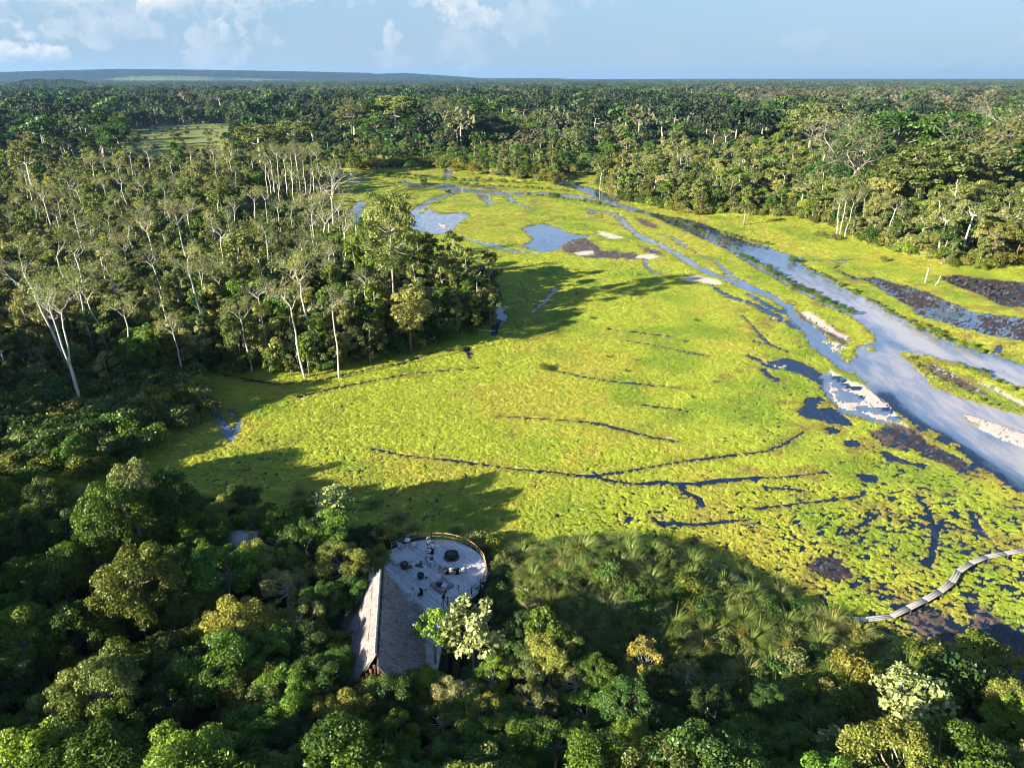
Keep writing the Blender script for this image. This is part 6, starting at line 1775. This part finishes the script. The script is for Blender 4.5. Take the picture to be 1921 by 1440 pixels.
# little flat dark things lying on the boards
for (x, y, w_, lab, nm) in [(799.5, 1083.5, .20, 'dark flat sandals lying right of the plant pot', 'item'), (774, 1104.5, .14, 'left dark scrap lying on the boards by the hut', 'dark_rag'), (799, 1106, .17, 'right dark scrap lying on the boards by the hut', 'dark_rag')]:
    o = obj(nm, soft(nm, 'post', w_, w_ * .6, .07, 7), None, at_deck(x, y)); o.rotation_euler = (0, 0, x); tag(o, lab, nm.replace('_', ' '), None)
p_ = at_deck(788.5, 1119); e = empty('low_black_chair', p_, 2.6); tag(e, 'low black chair standing at the edge of the thatched lean-to', 'chair')
g = G(); g.box((0, 0, .34), (.24, .24, .03)); obj('seat', g.mesh('seat', [M['black']]), e)
g = G(); g.box((0, -.24, .68), (.22, .03, .34), Matrix.Rotation(-.15, 3, 'X')); obj('backrest', g.mesh('backrest', [M['black']]), e)
for q in ((.2, .2), (-.2, .2), (.2, -.2), (-.2, -.2)):
    g = G(); g.seg((q[0], q[1], 0), (q[0], q[1], .33), .025, 5); obj('leg', g.mesh('leg', [M['black']]), e)
p_ = at_deck(766, 1117); e = empty('white_stool', p_, .4); tag(e, 'small white-topped stool half hidden by the thatch edge', 'stool')
g = G(); g.box((0, 0, .45), (.24, .2, .025)); obj('seat', g.mesh('seat', [M['canvas']]), e)
for q in ((.2, .16), (-.2, .16), (.2, -.16), (-.2, -.16)):
    g = G(); g.seg((q[0], q[1], 0), (q[0], q[1], .44), .02, 5); obj('leg', g.mesh('leg', [M['darkwood']]), e)
# lamp post on the railing side
p_ = at_deck(861, 1119); e = empty('deck_lantern', p_); tag(e, 'slim dark lantern post standing inside the railing', 'lantern')
g = G(); g.seg((0, 0, 0), (0, 0, 1.35), .03, 6); obj('pole', g.mesh('pole', [M['black']]), e)
g = G(); g.lathe([(0, 1.3), (.08, 1.33), (.10, 1.5), (.05, 1.58), (0, 1.6)], n=10); obj('lamp_head', g.mesh('lamp_head', [M['black']], True), e)

# boardwalk
BW = [(2030,1012),(1960,1022),(1921,1029),(1881,1037),(1844,1043),(1814,1057),(1793,1074),(1784,1095),(1754,1113),(1727,1127),(1694,1143),(1667,1156),(1614,1160),(1564,1157),(1514,1144),(1480,1133),(1440,1118),(1400,1098),(1350,1070),(1300,1050),(1259,1037),(1221,1026),(1178,1014),(1105,1018),(1040,1035),(988,1055),(950,1078)]
bz = np.array([px(x, y, .75) for x, y in BW])
Lb = np.concatenate([[0], np.cumsum(np.hypot(*np.diff(bz[:, :2], axis=0).T))])
bw = empty('boardwalk', (0, 0, 0)); tag(bw, 'narrow plank boardwalk winding over the marsh to the deck', 'boardwalk')
g = G(); g.box((0, 0, 0), (.5, .12, .02)); bpm = g.mesh('plank', [M['walk']])
g = G(); g.box((0, 0, 0), (.06, .42, .05)); bjm = g.mesh('crosspiece', [M['post']])
g = G(); g.tube([[0, 0, -1.3], [0, 0, 0]], .06, 6); bsm = g.mesh('stilt', [M['post']])
t = 0.0
def bpt(t):
    x, y = np.interp(t, Lb, bz[:, 0]), np.interp(t, Lb, bz[:, 1]); return Vector((x, y, max(.62, float(base_h(np.array([x]), np.array([y]))[0]) + .35)))
while t < Lb[-1] - .3:
    l = 2.9; a_, c_ = bpt(t), bpt(min(t + l, Lb[-1])); d = c_ - a_; mid = (a_ + c_) / 2; nn = Vector((-d.y, d.x, 0)).normalized()
    if d.length < .3: break
    rot = math.atan2(d.y, d.x); pit = -math.atan2(d.z, math.hypot(d.x, d.y))
    for k in (-1, 0, 1):
        o = obj('plank', bpm, bw); o.location = mid + nn * k * .255 + Vector((0, 0, rp.normal() * .008)); o.scale = (d.length - .02 + .1 * rp.random(), 1, 1); o.rotation_euler = (0, pit, rot + rp.normal() * .008)
    o = obj('crosspiece', bjm, bw); o.location = a_ + Vector((0, 0, -.08)); o.rotation_euler = (0, 0, rot)
    for sg in (-.34, .34):
        o = obj('stilt', bsm, bw); o.location = a_ + nn * sg + Vector((0, 0, -.05))
    t += l
print('built', round(time.time() - T0, 1))

# ------------------------------------------------------------------ the air
if HAZE_DENSITY > 0:
    g = G(); g.box((1000, 10000, 95), (56000, 10800, 97.5)); hz = obj('haze', g.mesh('haze', []))
    m, b = new_mat('haze')
    pv = b.n('ShaderNodeVolumePrincipled'); pv.inputs['Color'].default_value = (.25, .49, .84, 1); pv.inputs['Density'].default_value = HAZE_DENSITY; pv.inputs['Anisotropy'].default_value = .2
    o = b.n('ShaderNodeOutputMaterial'); b.link(pv.outputs[0], o.inputs['Volume'])
    hz.data.materials.append(m); tag(hz, 'thin blue haze over the far forest', kind='stuff')
tri = {}
tot = 0
for me in bpy.data.meshes:
    if me.users: tot += len(me.loops) - 2 * len(me.polygons)
print('unique tris', tot, 'objects', len(SC.objects), 't', round(time.time() - T0, 1))
